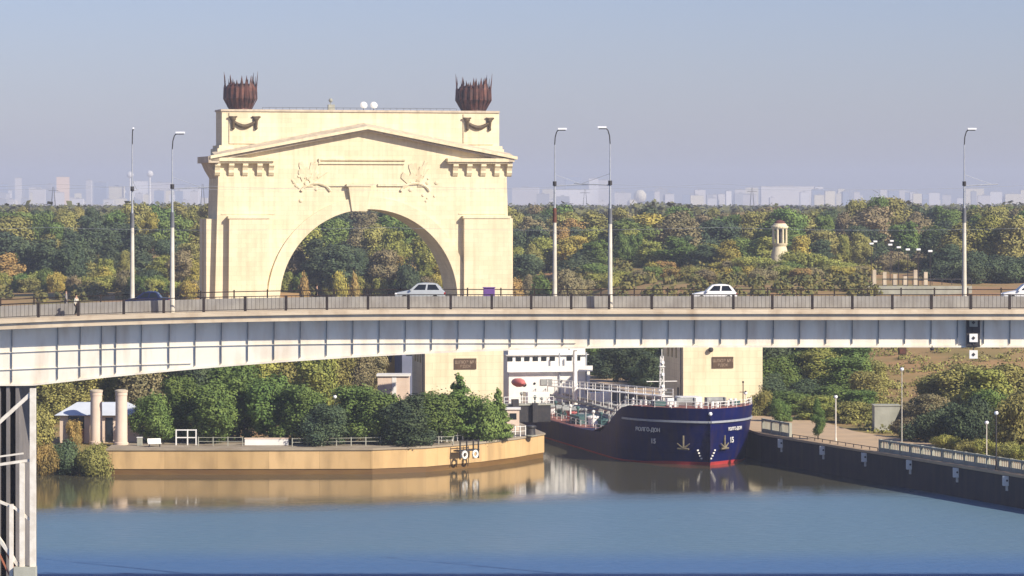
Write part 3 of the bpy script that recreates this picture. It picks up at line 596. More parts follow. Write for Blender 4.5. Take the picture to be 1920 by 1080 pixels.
# raking cornice in two steps
def rake(name, m_, pl, pkp, pr_, th, d0, d1):
    (xa, ya), (xp, yp), (xb, yb) = pl, pkp, pr_
    pts = [(AX(xa), zc(ya)), (AX(xp), zc(yp)), (AX(xb), zc(yb)), (AX(xb), zc(yb+th)), (AX(xp), zc(yp+th)), (AX(xa), zc(ya+th))]
    return MB().prism(pts, 'y', d0, d1).build(name, m_, ar)
rake('raking_cornice', M['stone'], (392, 293), (686, 237), (966, 293), 5.5, -2.4, -0.005)
rake('raking_moulding', M['stone_worn'], (398, 299), (686, 243), (958, 299), 3.5, -1.6, -0.006)
pts = [(AX(400), -2.2, zc(292.4)), (pk, -2.2, zc(236.6)), (AX(960), -2.2, zc(292.4)), (AX(960), 2.4, zc(286)), (pk, 2.4, zc(230)), (AX(400), 2.4, zc(286))]
MB().add(pts+[(x_, y_, z_-0.5) for x_, y_, z_ in pts], [(0, 1, 4, 5), (1, 2, 3, 4), (11, 10, 7, 6), (10, 9, 8, 7), (0, 6, 7, 1), (1, 7, 8, 2), (2, 8, 9, 3), (5, 4, 10, 11), (4, 3, 9, 10), (0, 5, 11, 6)]).build('pediment_roof', M['stone_worn'], ar)
# attic
MB().box(AX(416, 2.5), AX(936, 2.5), 2.5, 11.5, zc(302), zc(210)).build('attic', M['stone'], ar)
MB().box(AX(408, 1.6), AX(945, 1.6), 1.6, 12.4, zc(301), zc(279)).box(AX(411, 2), AX(942, 2), 2.0, 12.0, zc(279), zc(273)).build('attic_base', M['stone'], ar)
MB().box(AX(415, 2.3)-0.1, AX(936, 2.3)+0.1, 2.2, 11.8, zc(209.8), zc(206)).build('attic_coping', M['stone_worn'], ar)
for (a, b) in ((430, 487), (869, 925)):
    MB().box(AX(a, 2.2), AX(b, 2.2), 2.25, 2.497, zc(270), zc(212)).build('attic_panel', M['stone'], ar)
    c0, c1 = AX(a+7, 2), AX(b-7, 2); o_ = MB(); yd = 1.95
    pts = [(c0+(c1-c0)*(i/10), yd, zc(228)-1.3*math.sin(math.pi*i/10)) for i in range(11)]
    for i, (p, q) in enumerate(zip(pts, pts[1:])): o_.tube(p, q, 0.30+0.25*math.sin(math.pi*(i)/10), 0.30+0.25*math.sin(math.pi*(i+1)/10), 8)
    for s, xx in ((-1, c0), (1, c1)):
        o_.tube((xx, yd, zc(226)), (xx, yd, zc(240)), 0.5, 0.32, 8); o_.ball((xx, yd, zc(224)), 0.7, 8, (1, 0.5, 0.8)); o_.tube((xx, yd, zc(221.5)), (xx+s*1.1, yd, zc(220)), 0.35, 0.2); o_.tube((xx, yd, zc(221.5)), (xx-s*1.0, yd, zc(219.5)), 0.3, 0.15)
        o_.ball((xx, yd, zc(241)), 0.42, 8)
    o_.build('swag_ornament', M['bronze_dark'], ar)
# tablet, string courses, reliefs
MB().box(AX(597), AX(760), -0.45, -0.004, zc(301), zc(297.5)).box(AX(597), AX(600), -0.45, -0.004, zc(308), zc(301.05)).box(AX(600.2), AX(758), -0.35, -0.004, zc(307.8), zc(305)).build('tablet_frame', M['stone'], ar)
MB().box(AX(606), AX(652), -0.4, -0.004, zc(349), zc(345)).box(AX(708), AX(762), -0.4, -0.004, zc(349), zc(345)).each('string_course', M['stone'], ar)
MB().box(AX(415), AX(515), -0.12, -0.004, zc(402), zc(400)).box(AX(860), AX(948), -0.12, -0.004, zc(402), zc(400)).each('string_course', M['stone'], ar)
def relief(cx_, cy_, flip, label):
    o_ = MB(); r_ = random.Random(3 if flip > 0 else 5); x0_, z0_ = AX(cx_), zc(cy_)
    for i in range(9):
        a = R(58+i*11); l = 5.2+1.3*math.sin(i*1.7); dx, dz = math.cos(a)*flip*-1, math.sin(a)
        p = Vector((x0_+0.4*i*flip*-0.5+1.5*flip, -0.12, z0_)); q = p+Vector((dx*l, -0.05, dz*l)); o_.tube(p, q, 0.16, 0.05, 5)
        n_ = Vector((-dz, 0, dx))*0.9; m_ = p+(q-p)*0.62; o_.add([m_+Vector((0, -.15, 0)), q+Vector((0, -.2, 0)), q+n_+Vector((0, -.04, -0.7)), m_+n_*1.1+Vector((0, -.04, -1.0)), m_, q, q+n_*0.96, m_+n_*1.05], [(0, 1, 2, 3), (0, 1, 5, 4), (2, 3, 7, 6), (1, 2, 6, 5), (3, 0, 4, 7)])
    w_ = [(x0_+2.2*flip+3.6*math.cos(a), -0.15, z0_-1.6+2.4*math.sin(a)) for a in np.linspace(0.2, 2.9, 10)]
    for i, (p, q) in enumerate(zip(w_, w_[1:])): o_.tube(p, q, 0.28+0.12*(i % 2), 0.4-0.12*(i % 2), 6)
    for i in range(10): o_.ball((x0_+r_.uniform(-3.5, 3.5), -0.1, z0_+r_.uniform(-3.5, 2.5)), r_.uniform(0.25, 0.5), 5, (1, 0.35, 1))
    o_.build('relief_carving', M['stone'], ar, label=label)
relief(575, 350, 1, 'carved relief of banners and a wreath left of the keystone'); relief(795, 350, -1, 'carved relief of banners and a wreath right of the keystone')
# bronze crowns
for (a, b, lab) in ((422, 482, 'left'), (858, 921, 'right')):
    c0 = (AX(a, 6)+AX(b, 6))/2; rr = (AX(b, 6)-AX(a, 6))/2; zb = zc(205.8); zt = zc(137)
    cr_ = thing('crown', (0, 0, 0), '', '')
    bpy.data.objects.remove(cr_)
    o_ = MB().lathe([(rr*0.74, 0), (rr*0.72, 0.3), (rr*0.84, 1.5), (rr*0.95, 3.2), (rr*0.92, 4.6), (rr*0.82, 5.9), (rr*0.6, 6.2)], (c0, 7.0, zb), 20)
    co = o_.build('bronze_crown', M['bronze'], ar, label=lab+' bronze crown of spears and banners on top of the attic')
    r_ = random.Random(11)
    n_ = 19; sp = MB()
    for i in range(n_):
        an = 2*math.pi*i/n_; hh = (zt-zb)*r_.uniform(0.80, 1.04); lean = r_.uniform(0.80, 1.12)
        pts = [(0.74, 0.2, 0.30), (1.04, 2.6, 0.95), (1.0, 5.2, 1.15), (0.96*lean, hh*0.80, 0.55), (1.0*lean, hh, 0.03)]
        secs = []
        for (q, z_, w_) in pts:
            ctr = Vector((math.cos(an)*rr*q*0.97, math.sin(an)*rr*q*0.97, z_)); tg = Vector((-math.sin(an), math.cos(an), 0)); ou = Vector((math.cos(an), math.sin(an), 0))
            secs.append([tuple(Vector((c0, 7.0, zb))+ctr+tg*w_*0.55), tuple(Vector((c0, 7.0, zb))+ctr+ou*0.25*max(w_, .15)), tuple(Vector((c0, 7.0, zb))+ctr-tg*w_*0.55), tuple(Vector((c0, 7.0, zb))+ctr-ou*0.12*max(w_, .15))])
        sp.loft(secs)
        if i % 2 == 0:
            q = Vector((c0+math.cos(an)*rr*0.6, 7.0+math.sin(an)*rr*0.6, zb+4.5)); sp.tube(q, q+Vector((math.cos(an)*0.3, math.sin(an)*0.3, hh*0.86-4.2)), 0.42, 0.05, 5)
    sp.build('spears', M['bronze'], co)
# roof gear
t = MB(); t.tube((AX(620, 7), 7, zc(205.8)), (AX(620, 7), 7, zc(190)), 0.12).box(AX(615, 7), AX(627, 7), 6.5, 7.6, zc(205.8), zc(195)).ball((AX(620, 7), 7, zc(187)), 0.5, 8)
t.build('roof_mast', M['greyconc'], ar)
for q in (682, 701):
    c = Vector((AX(q, 6), 6, zc(196))); s = MB(); prof = [(0.02, 0.35), (0.5, 0.22), (0.85, 0.0), (0.87, 0.06), (0.5, 0.30), (0.02, 0.42)]
    s.lathe(prof, n=16); rot = Matrix.Rotation(R(72), 4, 'X'); s.v = [tuple(c+(rot @ Vector(v))) for v in s.v]
    d = s.build('satellite_dish', M['white'], ar); MB().tube(c+Vector((0, 0.4, 0)), (c.x, c.y+0.4, zc(205.8)), 0.08).build('stand', M['dark'], d)
mb = MB()
for i in range(30):
    xx = AX(492, 3)+(AX(856, 3)-AX(492, 3))*i/29; mb.tube((xx, 3, zc(205.9)), (xx, 3, zc(202)), 0.04, n=4)
mb.tube((AX(492, 3), 3, zc(202)), (AX(856, 3), 3, zc(202)), 0.05, n=4).build('roof_railing', M['dark'], ar)
# ---------------------------------------------------------------- lock gatehouse blocks
BA = R(9.5); eX = Vector((math.cos(BA), math.sin(BA)))
def gate_block(pxl, pxr, D, zbase, label, plq, dot=False):
    xl_ = W(pxl, D); t = thing('lock_tower', (xl_, D, zbase), label, 'tower', BA); w_ = W(pxr, D+2)-xl_; w_ = w_/math.cos(BA)-0.1; hh = 18.6-zbase; dp = 15
    MB().box(0, w_, 0, dp, 0.6, hh).build('wall', M['stone'], t); MB().box(-0.25, w_+0.25, -0.25, dp+0.25, -1.0, 0.6).build('plinth', M['stone_worn'], t)
    MB().box(-0.35, w_+0.35, -0.35, dp+0.35, hh+0.003, hh+0.5).box(-0.15, w_+0.15, -0.15, dp+0.15, hh-0.5, hh-0.0).build('cornice', M['stone'], t)
    px0, px1, py0, py1 = plq
    a = (W(px0, D+1)-xl_)/math.cos(BA); b = (W(px1, D+1)-xl_)/math.cos(BA); z1 = Z(py0, D+1)-zbase; z0 = Z(py1, D+1)-zbase
    p = MB().box(a, b, -0.18, -0.003, z0, z1).build('plaque', M['plaque'], t, 0.02)
    text('ШЛЮЗ №1', (b-a)*0.19, M['plaque_text'], p, ((a+b)/2, -0.20, z1-(z1-z0)*0.36), (R(90), 0, 0)); text('ВДСК', (b-a)*0.17, M['plaque_text'], p, ((a+b)/2, -0.20, z1-(z1-z0)*0.75), (R(90), 0, 0))
    MB().box(-0.08, -0.003, 3.0, 4.2, 0.62, 2.9).build('side_door', M['dark'], t)
    for k in range(3): MB().box(-0.06, -0.003, 4.6+k*3, 5.8+k*3, 7.5, 10.5).build('side_window', M['glass'], t)
    MB().tube((-0.3, 0.4, 0), (-0.3, 0.4, hh-0.2), 0.12).build('downpipe', M['dark'], t)
    if dot: MB().ball((W(1333, D)-xl_, -0.4, Z(656, D)-zbase), 0.42, 8).tube((W(1333, D)-xl_, -0.4, Z(656, D)-zbase), (W(1333, D)-xl_, 0, Z(654, D)-zbase), 0.08).build('camera', M['dark'], t)
gate_block(797, 945, 515, ZL, 'cream tower block with brown plaque left of the ship', (852, 893, 672, 692))
gate_block(1281, 1431, 520, ZR, 'cream tower block with brown plaque right of the ship', (1335, 1375, 669, 690), True)
# ---------------------------------------------------------------- tanker
SA = R(13); sh = thing('tanker_ship', (W(1332, 454), 454, 0), 'navy blue river tanker with white superstructure leaving the lock bow first', 'ship', SA)
LS = 114.0
def zdeck(s): return 2.85+5.05*(1-float(ss(9, 27, s)))
def halfb(s, z):
    zz = max(0.0, min(7.9, z)); s0 = 1.5*(1-zz/7.9)**1.3; Lz = 12.5+3.5*(1-zz/7.9)
    if s <= s0: return 0.02
    t_ = (s-s0)/Lz; b = 9.5*(1.0 if t_ >= 1 else (1-(1-t_)**2.0)**0.78)
    if s > LS-14: b *= 1-0.35*((s-(LS-14))/14)**2
    return max(b, 0.02)
ST = [0, .15, .4, .8, 1.2, 1.6, 2.2, 3, 4, 5.2, 6.5, 8, 10, 12, 14, 16, 19, 24, 40, 70, 90, 102, 108, 112, 114]
def shell(zl, name, m_):
    secs = []
    for s in ST:
        zs_ = [z if z is not None else zdeck(s) for z in zl(s)]
        secs.append([(-halfb(s, z), s, z) for z in zs_]+[(halfb(s, z), s, z) for z in reversed(zs_)])
    return MB().loft(secs, closed=True, caps=True).build(name, m_, sh, smooth=True)
bt = lambda s: 0.12+0.33*(1-float(ss(4, 10, s)))
shell(lambda s: [bt(s)+(zdeck(s)-bt(s))*k/7 for k in range(8)], 'hull', M['hull'])
shell(lambda s: [-2, -1, 0, bt(s)-0.003], 'boot_top', M['antifoul'])
def along(s, z, off=0.0, side=-1): return (side*(halfb(s, z)+off), s, z)
# rubbing strake
for side in (-1, 1):
    S_ = [0.02, .15, .4, .8, 1.2, 1.6, 2.2, 3, 4, 5.2, 6.5, 8, 10, 12]
    secs = []
    for s in S_:
        z_ = 6.05; x_, y_, _ = along(s, z_, 0, side); secs.append([(x_, y_-0.03, z_-0.14), (x_+side*0.14, y_-0.14, z_-0.14), (x_+side*0.14, y_-0.14, z_+0.14), (x_, y_-0.03, z_+0.14)])
    MB().loft(secs).build('rubbing_strake', M['steel_thin'], sh)
# bulwark rail
for side in (-1, 1):
    S_ = [0.1, .4, .8, 1.6, 3, 5, 7, 9, 11, 13, 16, 20]
    pts = [(side*max(0.0, halfb(s, 7.9)-0.15), s+0.1, zdeck(s)+0.9) for s in S_]
    MB().path(pts, 0.05).path([(p[0], p[1], p[2]-0.42) for p in pts], 0.035).build('bow_rail', M['white'], sh)
    mb = MB()
    for p in pts: mb.tube(p, (p[0], p[1], p[2]-0.9), 0.045)
    mb.each('rail_post', M['white'], sh)
    pts = [(side*8.1, s, 4.35+1.0) for s in range(20, 92, 3)]
    mb = MB().path(pts, 0.045, 5).path([(p[0], p[1], p[2]-0.45) for p in pts], 0.03, 4)
    for p in pts: mb.tube(p, (p[0], p[1], p[2]-1.0), 0.04, n=5)
    mb.build('deck_rail', M['white'], sh)
MB().loft([[(-max(0.01, halfb(s, 7.9)-0.2), s, zdeck(s)+0.02), (max(0.01, halfb(s, 7.9)-0.2), s, zdeck(s)+0.02), (max(0.01, halfb(s, 7.9)-0.2), s, zdeck(s)+0.08), (-max(0.01, halfb(s, 7.9)-0.2), s, zdeck(s)+0.08)] for s in [.5, 1, 2, 4, 6, 8, 10, 13, 16, 20, 30, 60, 90, 112]]).build('deck', M['deckred'], sh)
# forecastle gear
o_ = MB()
for (x, s) in ((-2.2, 5), (2.2, 5)):
    o_.tube((x-1.1, s, 8.7), (x+1.1, s, 8.7), 0.55, n=12); o_.box(x-1.4, x-1.15, s-0.7, s+0.7, 7.95, 9.2); o_.box(x+1.15, x+1.4, s-0.7, s+0.7, 7.95, 9.2)
o_.each('windlass', M['deckgrey'], sh)
o_ = MB()
for (x, s) in ((-4.2, 4.3), (4.2, 4.3), (-5.6, 8), (5.6, 8), (-1.2, 1.8), (1.2, 1.8), (-6.6, 11), (6.6, 11)):
    for d in (-0.35, 0.35): o_.tube((x+d, s, zdeck(s)), (x+d, s, zdeck(s)+0.9), 0.2, n=8)
o_.each('mooring_bitt', M['white'], sh)
MB().box(-1.6, 1.6, 9.5, 12.5, 7.0, 9.0).box(-3.8, -2.2, 8.4, 9.6, 7.5, 8.9).box(2.5, 4.0, 8.6, 9.8, 7.5, 8.7).each('deck_locker', M['white'], sh, bevel=0.05)
MB().box(-6.2, -4.6, 6.2, 7.6, 7.8, 8.7).box(4.9, 6.3, 6.4, 7.4, 7.8, 8.6).each('winch', M['deckgreen'], sh, bevel=0.05)
MB().tube((5.6, 2.9, 7.9), (5.6, 2.9, 11.3), 0.07).tube((5.1, 2.9, 10.0), (6.1, 2.9, 10.0), 0.05).ball((5.6, 2.9, 11.4), 0.16, 6).build('jackstaff', M['dark'], sh)
# foremast (lattice) with yard
o_ = MB(); mx_, ms = 0.3, 26.0; z0_, z1_ = 2.9, 15.0
for dx, dy in ((-.45, -.45), (.45, -.45), (.45, .45), (-.45, .45)): o_.tube((mx_+dx, ms+dy, z0_), (mx_+dx*.4, ms+dy*.4, z1_-1), 0.06, n=5)
for k in range(11):
    z_ = z0_+k*1.0; f = 1-0.06*k; o_.tube((mx_-.45*f, ms-.45*f, z_), (mx_+.42*f, ms-.42*f, z_+1), 0.035, n=4); o_.tube((mx_+.45*f, ms-.45*f, z_), (mx_-.42*f, ms-.42*f, z_+1), 0.035, n=4)
o_.tube((mx_, ms, z1_-1), (mx_, ms, z1_), 0.06).box(mx_-.6, mx_+.6, ms-.5, ms+.5, 9.0, 9.12).box(mx_-.4, mx_+.4, ms-.4, ms+.4, 12.4, 12.5)
o_.build('foremast', M['white'], sh); MB().tube((mx_-2.3, ms, 10.3), (mx_+2.3, ms, 10.3), 0.06).build('yard', M['white'], sh)
for z_ in (9.5, 11.2, 12.9): MB().box(mx_-.18, mx_+.18, ms-0.75, ms-0.5, z_, z_+.35).build('mast_lamp', M['lampglass'], sh)
# cargo deck: catwalk, pipes, manifolds, tank hatches
zcw = lambda q: 8.3-2.4*(q-22)/70
MB().loft([[(-.9, q, zcw(q)), (.9, q, zcw(q)), (.9, q, zcw(q)+.12), (-.9, q, zcw(q)+.12)] for q in (22, 92)]).build('catwalk', M['white'], sh)
mb = MB()
for q in range(22, 93, 5):
    for x in (-.85, .85): mb.tube((x, q, 2.9), (x, q, zcw(q)+1.1), 0.06, n=5)
mb.each('catwalk_post', M['white'], sh)
mb = MB()
for x in (-.85, .85):
    for dz in (.6, 1.1): mb.tube((x, 22, zcw(22)+dz), (x, 92, zcw(92)+dz), 0.045, n=5)
mb.each('catwalk_rail', M['white'], sh)
SHIFT0 = set(sh.children)
o_ = MB()
for i, (x, z_) in enumerate(((-2.2, 5.5), (-3.0, 5.3), (2.2, 5.5), (3.0, 5.3), (-1.4, 6.2), (1.4, 6.2))): o_.tube((x, 22, z_), (x, 90, z_), 0.2, n=8)
for s in range(24, 90, 8): o_.box(-3.4, 3.4, s-0.12, s+0.12, 4.4, 5.1)
o_.each('cargo_pipe', M['deckgrey'], sh)
o_ = MB()
for s in (56, 60, 64):
    o_.tube((-7.2, s, 5.9), (7.2, s, 5.9), 0.22, n=8)
    for x in (-7.2, 7.2): o_.tube((x-.1, s, 5.9), (x+.1, s, 5.9), 0.42, n=10)
o_.build('manifold', M['deckgrey'], sh)
rr_ = random.Random(5)
for i in range(10):
    s = 25+i*6.4
    for x in (-5.4, 5.4):
        MB().lathe([(0.9, 4.4), (0.9, 5.3), (1.05, 5.35), (1.0, 5.6), (0.3, 5.75)], (x, s, 0), 12).build('tank_hatch', M[('deckgrey', 'orange', 'deckgreen', 'white')[i % 4]], sh)
for i in range(14):
    s = 22+i*4.7
    for x in (-6.9, 6.9): MB().tube((x, s+2, 4.4), (x, s+2, 6.6), 0.12, n=6).ball((x, s+2, 6.7), 0.28, 6).build('vent', M[('white', 'deckgrey', 'deckgreen')[i % 3]], sh)
MB().box(-7.6, -3.6, 44, 50, 4.4, 5.6).box(3.6, 7.6, 38, 44, 4.4, 5.5).each('deck_box', M['deckgreen'], sh, bevel=0.05)
MB().box(-7.4, -3.4, 80, 82, 4.4, 7.2).box(3.4, 7.0, 80, 82, 4.4, 7.0).each('store_room', M['white'], sh, bevel=0.05)
MB().tube((-1.2, 72, 4.4), (-1.2, 72, 14.5), 0.42, 0.32, 10).box(-2.2, -.2, 71.5, 72.5, 14.3, 14.6).tube((-1.2, 72, 12.2), (-3.8, 62, 9.0), 0.2, 0.12, 8).build('deck_crane', M['white'], sh)
for c_ in sh.children:
    if c_ not in SHIFT0 or c_.name.startswith('deck_rail') or (c_.name.startswith('rail_post') and min(v.co.y for v in c_.data.vertices) > 19.5): c_.location.z = -1.5
# superstructure
sp_ = MB().box(-7.0, 6.9, 94, 112, 2.9, 8.2).box(-6.9, 6.7, 95.5, 111, 8.2, 10.9).box(-7.2, 7.0, 95, 102, 10.9, 11.0).build('accommodation', M['white'], sh, 0.06)
wh = MB().box(-6.6, 6.6, 96, 104, 11.0, 14.0).box(-7.1, 7.1, 95.6, 104.6, 14.0, 14.25).build('wheelhouse', M['white'], sh, 0.05)
for i in range(8): MB().box(-6.1+i*1.58, -6.1+i*1.58+1.15, 95.93, 95.997, 12.2, 13.3).build('window', M['glass'], wh)
for i in range(9):
    if i not in (6,): MB().box(-6.9+i*1.45, -6.9+i*1.45+0.9, 95.42, 95.497, 9.95, 10.65).build('window', M['glass'], sp_)
for (x, z_, r_) in ((-4.3, 6.1, 0.32), (-2.6, 6.3, 0.2), (2.0, 6.6, 0.22), (4.4, 6.6, 0.22)): MB().tube((x, 93.9, z_), (x, 93.99, z_), r_, n=12).build('porthole', M['glass'], sp_)
MB().box(-1.6, 0.4, 93.85, 93.997, 6.0, 7.0).build('stain_panel', M['deckgrey'], sp_)
for x in (1.6, 4.0, 6.2): MB().box(x-.09, x+.09, 93.7, 93.99, 4.5, 11.4).build('ladder', M['steel_thin'], sp_)
MB().box(-7.2, 7.1, 93, 93.1, 8.25, 9.2).build('bridge_wing_rail', M['white'], sp_)
MB().tube((5.0, 98, 14.2), (5.0, 98, 19), 0.16).box(3.8, 6.2, 97.9, 98.1, 16.5, 16.7).build('radar_mast', M['white'], sh)
MB().box(-2, 3, 106, 110, 10.9, 15.5, top=(0.4, 0.4)).build('funnel', M['hull'], sh)
b_ = MB(); b_.loft([[(-6.2+math.cos(a)*r_, s, 8.0+math.sin(a)*r_*0.7) for a in np.linspace(0, 2*math.pi, 10, endpoint=False)] for s, r_ in ((87.6, .15), (88.4, .8), (90, 1.1), (91.8, .9), (92.5, .2))])
b_.v = [(-6.2+(x+6.2), y, z-1.3) for x, y, z in b_.v]; b_.build('lifeboat', M['orange'], sh, smooth=True)
# anchors, names, draught marks
def anchor(side, s):
    z_ = 3.1; x_ = halfb(s, z_); x2 = halfb(s+0.5, z_); ang = math.atan2(0.5, (x2-x_)) # direction of hull plan tangent
    tg = Vector((side*(x2-x_), 0.5, 0)).normalized(); ou = Vector((side*abs(tg.y), -abs(tg.x), 0)); c = Vector((side*x_, s, z_))+ou*0.22
    m_ = MB(); m_.tube(c+Vector((0, 0, 1.0)), c+Vector((0, 0, -0.9)), 0.14); m_.tube(c+Vector((0, 0, -.8)), c+tg*0.95+Vector((0, 0, -.1)), 0.18, 0.07); m_.tube(c+Vector((0, 0, -.8)), c-tg*0.95+Vector((0, 0, -.1)), 0.18, 0.07)
    m_.tube(c+tg*0.85+Vector((0, 0, -.85)), c-tg*0.85+Vector((0, 0, -.85)), 0.14); m_.build('anchor', M['gold'], sh)
anchor(1, 2.2); anchor(-1, 2.6)
def hull_text(s_, size, side, s, z_, nm='name_lettering', m_='white'):
    x_ = halfb(s, z_); tg = Vector((side*(halfb(s+0.6, z_)-halfb(s-0.6, z_)), 1.2, 0)).normalized()
    yaw = math.atan2(tg.y, tg.x) if side > 0 else math.atan2(-tg.y, -tg.x)
    ou = Vector((math.sin(yaw), -math.cos(yaw), 0))
    text(s_, size, M[m_], sh, tuple(Vector((side*x_, s, z_))+ou*0.10), (R(90), 0, yaw), nm, ext=0.03)
hull_text('ВОЛГО-ДОН', 0.75, -1, 6.6, 4.7); hull_text('15', 0.95, -1, 6.2, 3.1, 'mark_lettering')
hull_text('ВОЛГО-ДОН', 0.62, 1, 3.4, 4.9); hull_text('15', 1.1, 1, 3.4, 3.3, 'mark_lettering')
for side, s in ((1, 0.25), (-1, 0.45)):
    m_ = MB()
    for k in range(4): x_ = halfb(s+1.2, 0.9+k*0.4); m_.box(side*x_-0.12, side*x_+0.12, s+1.2-0.25, s+1.2-0.05, 0.85+k*0.38, 1.05+k*0.38)
    m_.each('draught_mark', M['white'], sh)
# mooring fenders of the bow
for s in (0.5,): MB().ball((0, 0.02, 7.2), 0.28, 8).build('bow_light', M['lampglass'], sh)
# ---------------------------------------------------------------- left bank structures
LD = 452
t = thing('pavilion', (W(150, LD), LD, ZL-0.2), 'low pink plaster pavilion with pale blue metal roof on the left bank', 'building')
x0 = W(150, LD)
def wx(px, D=LD): return W(px, D)-x0
zr, ze = Z(757, LD)-ZL+0.2, Z(779, LD)-ZL+0.2
MB().box(wx(112), wx(262), 0, 7, 0, ze).build('wall', M['plaster_pink'], t)
a, b = wx(103), wx(268); MB().add([(a, -0.8, ze+.05), (b, -0.8, ze+.05), (b, 7.8, ze+.05), (a, 7.8, ze+.05), (a+2.6, 3, zr), (b-2.6, 3, zr), (b-2.6, 4, zr), (a+2.6, 4, zr)], [(3, 2, 1, 0), (4, 5, 6, 7), (0, 1, 5, 4), (1, 2, 6, 5), (2, 3, 7, 6), (3, 0, 4, 7)]).build('roof', M['roof_pale'], t)
MB().box(wx(128), wx(158), -0.08, -0.004, 2.0, ze-0.1).build('opening', M['glass'], t); MB().box(wx(138), wx(158), -0.12, -0.09, 0.0, 2.0).build('door', M['brick_red'], t)
MB().box(wx(198), wx(212), -0.08, -0.004, 0.2, ze-0.3).build('opening', M['glass'], t); MB().box(wx(228), wx(236), -0.08, -0.004, 0.2, 3.2).build('opening', M['glass'], t)
for (p0, p1, yt, D, lab) in ((169, 192, 735, 449, 'left of the two tall cream square pillars in front of the pavilion'), (216, 239, 735, 447, 'right of the two tall cream square pillars in front of the pavilion')):
    t = thing('pillar', (W((p0+p1)/2, D), D, ZL-0.2), lab, 'pillar', 0, 'tall cream pillars on the left bank'); hw = (W(p1, D)-W(p0, D))/2; hh = Z(yt, D)-ZL+.2
    MB().lathe([(hw*1.15, 0), (hw*1.15, 0.5), (hw, 0.55), (hw*0.94, hh-0.5), (hw*1.0, hh-0.45), (hw*1.0, hh)], n=20).build('shaft', M['plaster_pink'], t, smooth=True)
    MB().lathe([(hw*1.08, hh+.004), (hw*1.08, hh+0.25), (hw*0.6, hh+0.35)], n=20).build('capital', M['stone_worn'], t)
t = thing('metal_gate', (W(349, 446), 446, ZL), 'white metal gate frame on the left quay below the green trees', 'gate')
hw = 1.35; hh = Z(805, 446)-ZL
for x in (-hw, hw, 0.2): MB().box(x-.08, x+.08, -.08, .08, 0, hh).build('post', M['white'], t)
for z_ in (hh-.16, hh*.45): MB().box(-hw+.08, hw-.08, -.06, .06, z_, z_+.14).build('rail', M['white'], t)
t = thing('low_wall', (W(500, 446), 446, ZL), 'low white rendered wall on the left quay beneath the trees', 'wall')
hw = W(541, 446)-W(500, 446); MB().box(-hw, hw, -.25, .25, 0, 0.85).build('wall', M['white'], t, .03); MB().box(-hw-.05, hw+.05, -.3, .3, .853, 1.0).build('coping', M['plaster_pink'], t)
def fence(px0, px1, D0, D1, h, step, m_, label, pm='rail'):
    x_0, x_1 = W(px0, D0), W(px1, D1); Ln = math.hypot(x_1-x_0, D1-D0); t = thing('fence', (x_0, D0, ZL), label, 'fence', math.atan2(D1-D0, x_1-x_0)); n = int(Ln/step)
    for i in range(n+1): MB().box(Ln*i/n-.06, Ln*i/n+.06, -.06, .06, 0, h).build('post', m_, t)
    for z_ in (h-.1, h*.5): MB().box(0, Ln, -.04, .04, z_-.03, z_+.03).build('rail', m_, t)
    return t
fence(372, 455, 444.5, 444.5, 1.25, 1.5, M['greyconc'], 'grey metal fence on the left quay beside the white gate frame')
fence(548, 850, 443.5, 447.5, 1.15, 2.0, M['greyconc'], 'low grey fence along the left quay under the dark trees')
fence(797, 985, 449.5, 463, 1.5, 1.0, M['white'], 'white railing on the left quay curving towards the ship')
t = thing('bench', (W(290, 443), 443, ZL), 'white slanted bench on the quay beside the pavilion', 'bench', 0.3)
MB().box(-.9, .9, -.25, .25, .4, .48).build('seat', M['white'], t); MB().add([(-.9, .2, .5), (.9, .2, .5), (.9, .45, 1.1), (-.9, .45, 1.1), (-.9, .26, .5), (.9, .26, .5), (.9, .51, 1.1), (-.9, .51, 1.1)], [(0, 1, 2, 3), (7, 6, 5, 4), (0, 1, 5, 4), (1, 2, 6, 5), (2, 3, 7, 6), (3, 0, 4, 7)]).build('backrest', M['white'], t)
for x in (-.7, .7): MB().box(x-.05, x+.05, -.2, .2, 0, .4).build('leg', M['dark'], t)
t = thing('utility_box', (W(262, 445), 445, ZL), 'pale grey box at the right of the pavilion pillars', 'box')
MB().box(-.35, .35, -.3, .3, 0, 1.1).build('housing', M['greyconc'], t, .04); MB().box(-.4, .4, -.35, .35, 1.1, 1.18).build('lid', M['white'], t)
# landing stage hung on the wall
lx, ly = W(874, 448.8), 448.8; t = thing('mooring_stage', (lx, ly, 0), 'small dark landing stage with white tyres hung on the cream quay wall', 'landing stage', R(47))
MB().box(-2.4, 1.6, -1.0, 0.1, 2.55, 2.75).build('platform', M['dark'], t)
for x in (-2.2, -0.9, 0.4, 1.4): MB().box(x-.08, x+.08, -1.05, -.9, 1.5, 4.1).build('post', M['dark'], t)
for x in (-1.5, 0.6):
    q = MB(); q.path([(x+.45*math.cos(a), -1.15, 2.1+.45*math.sin(a)) for a in np.linspace(0, 2*math.pi, 13)], .16, 6); q.build('fender_tyre', M['white'], t)
MB().box(-2.2, 1.4, -1.03, -.95, 3.9, 4.0).build('rail', M['dark'], t)
t = thing('mooring_bollard', (W(995, 463.5), 463.5, ZL), 'large dark mooring drum at the end of the cream quay', 'bollard')
MB().lathe([(.75, 0), (.7, .2), (.62, 1.0), (.8, 1.25), (.75, 1.45), (.3, 1.5)], n=16).build('drum', M['dark'], t, smooth=True); MB().lathe([(.95, 0), (.95, .12), (.75, .16)], n=16).build('base_plate', M['greyconc'], t)
t = thing('control_kiosk', (W(962, 474), 474, ZL), 'narrow pale kiosk on the quay end between trees and ship', 'kiosk')
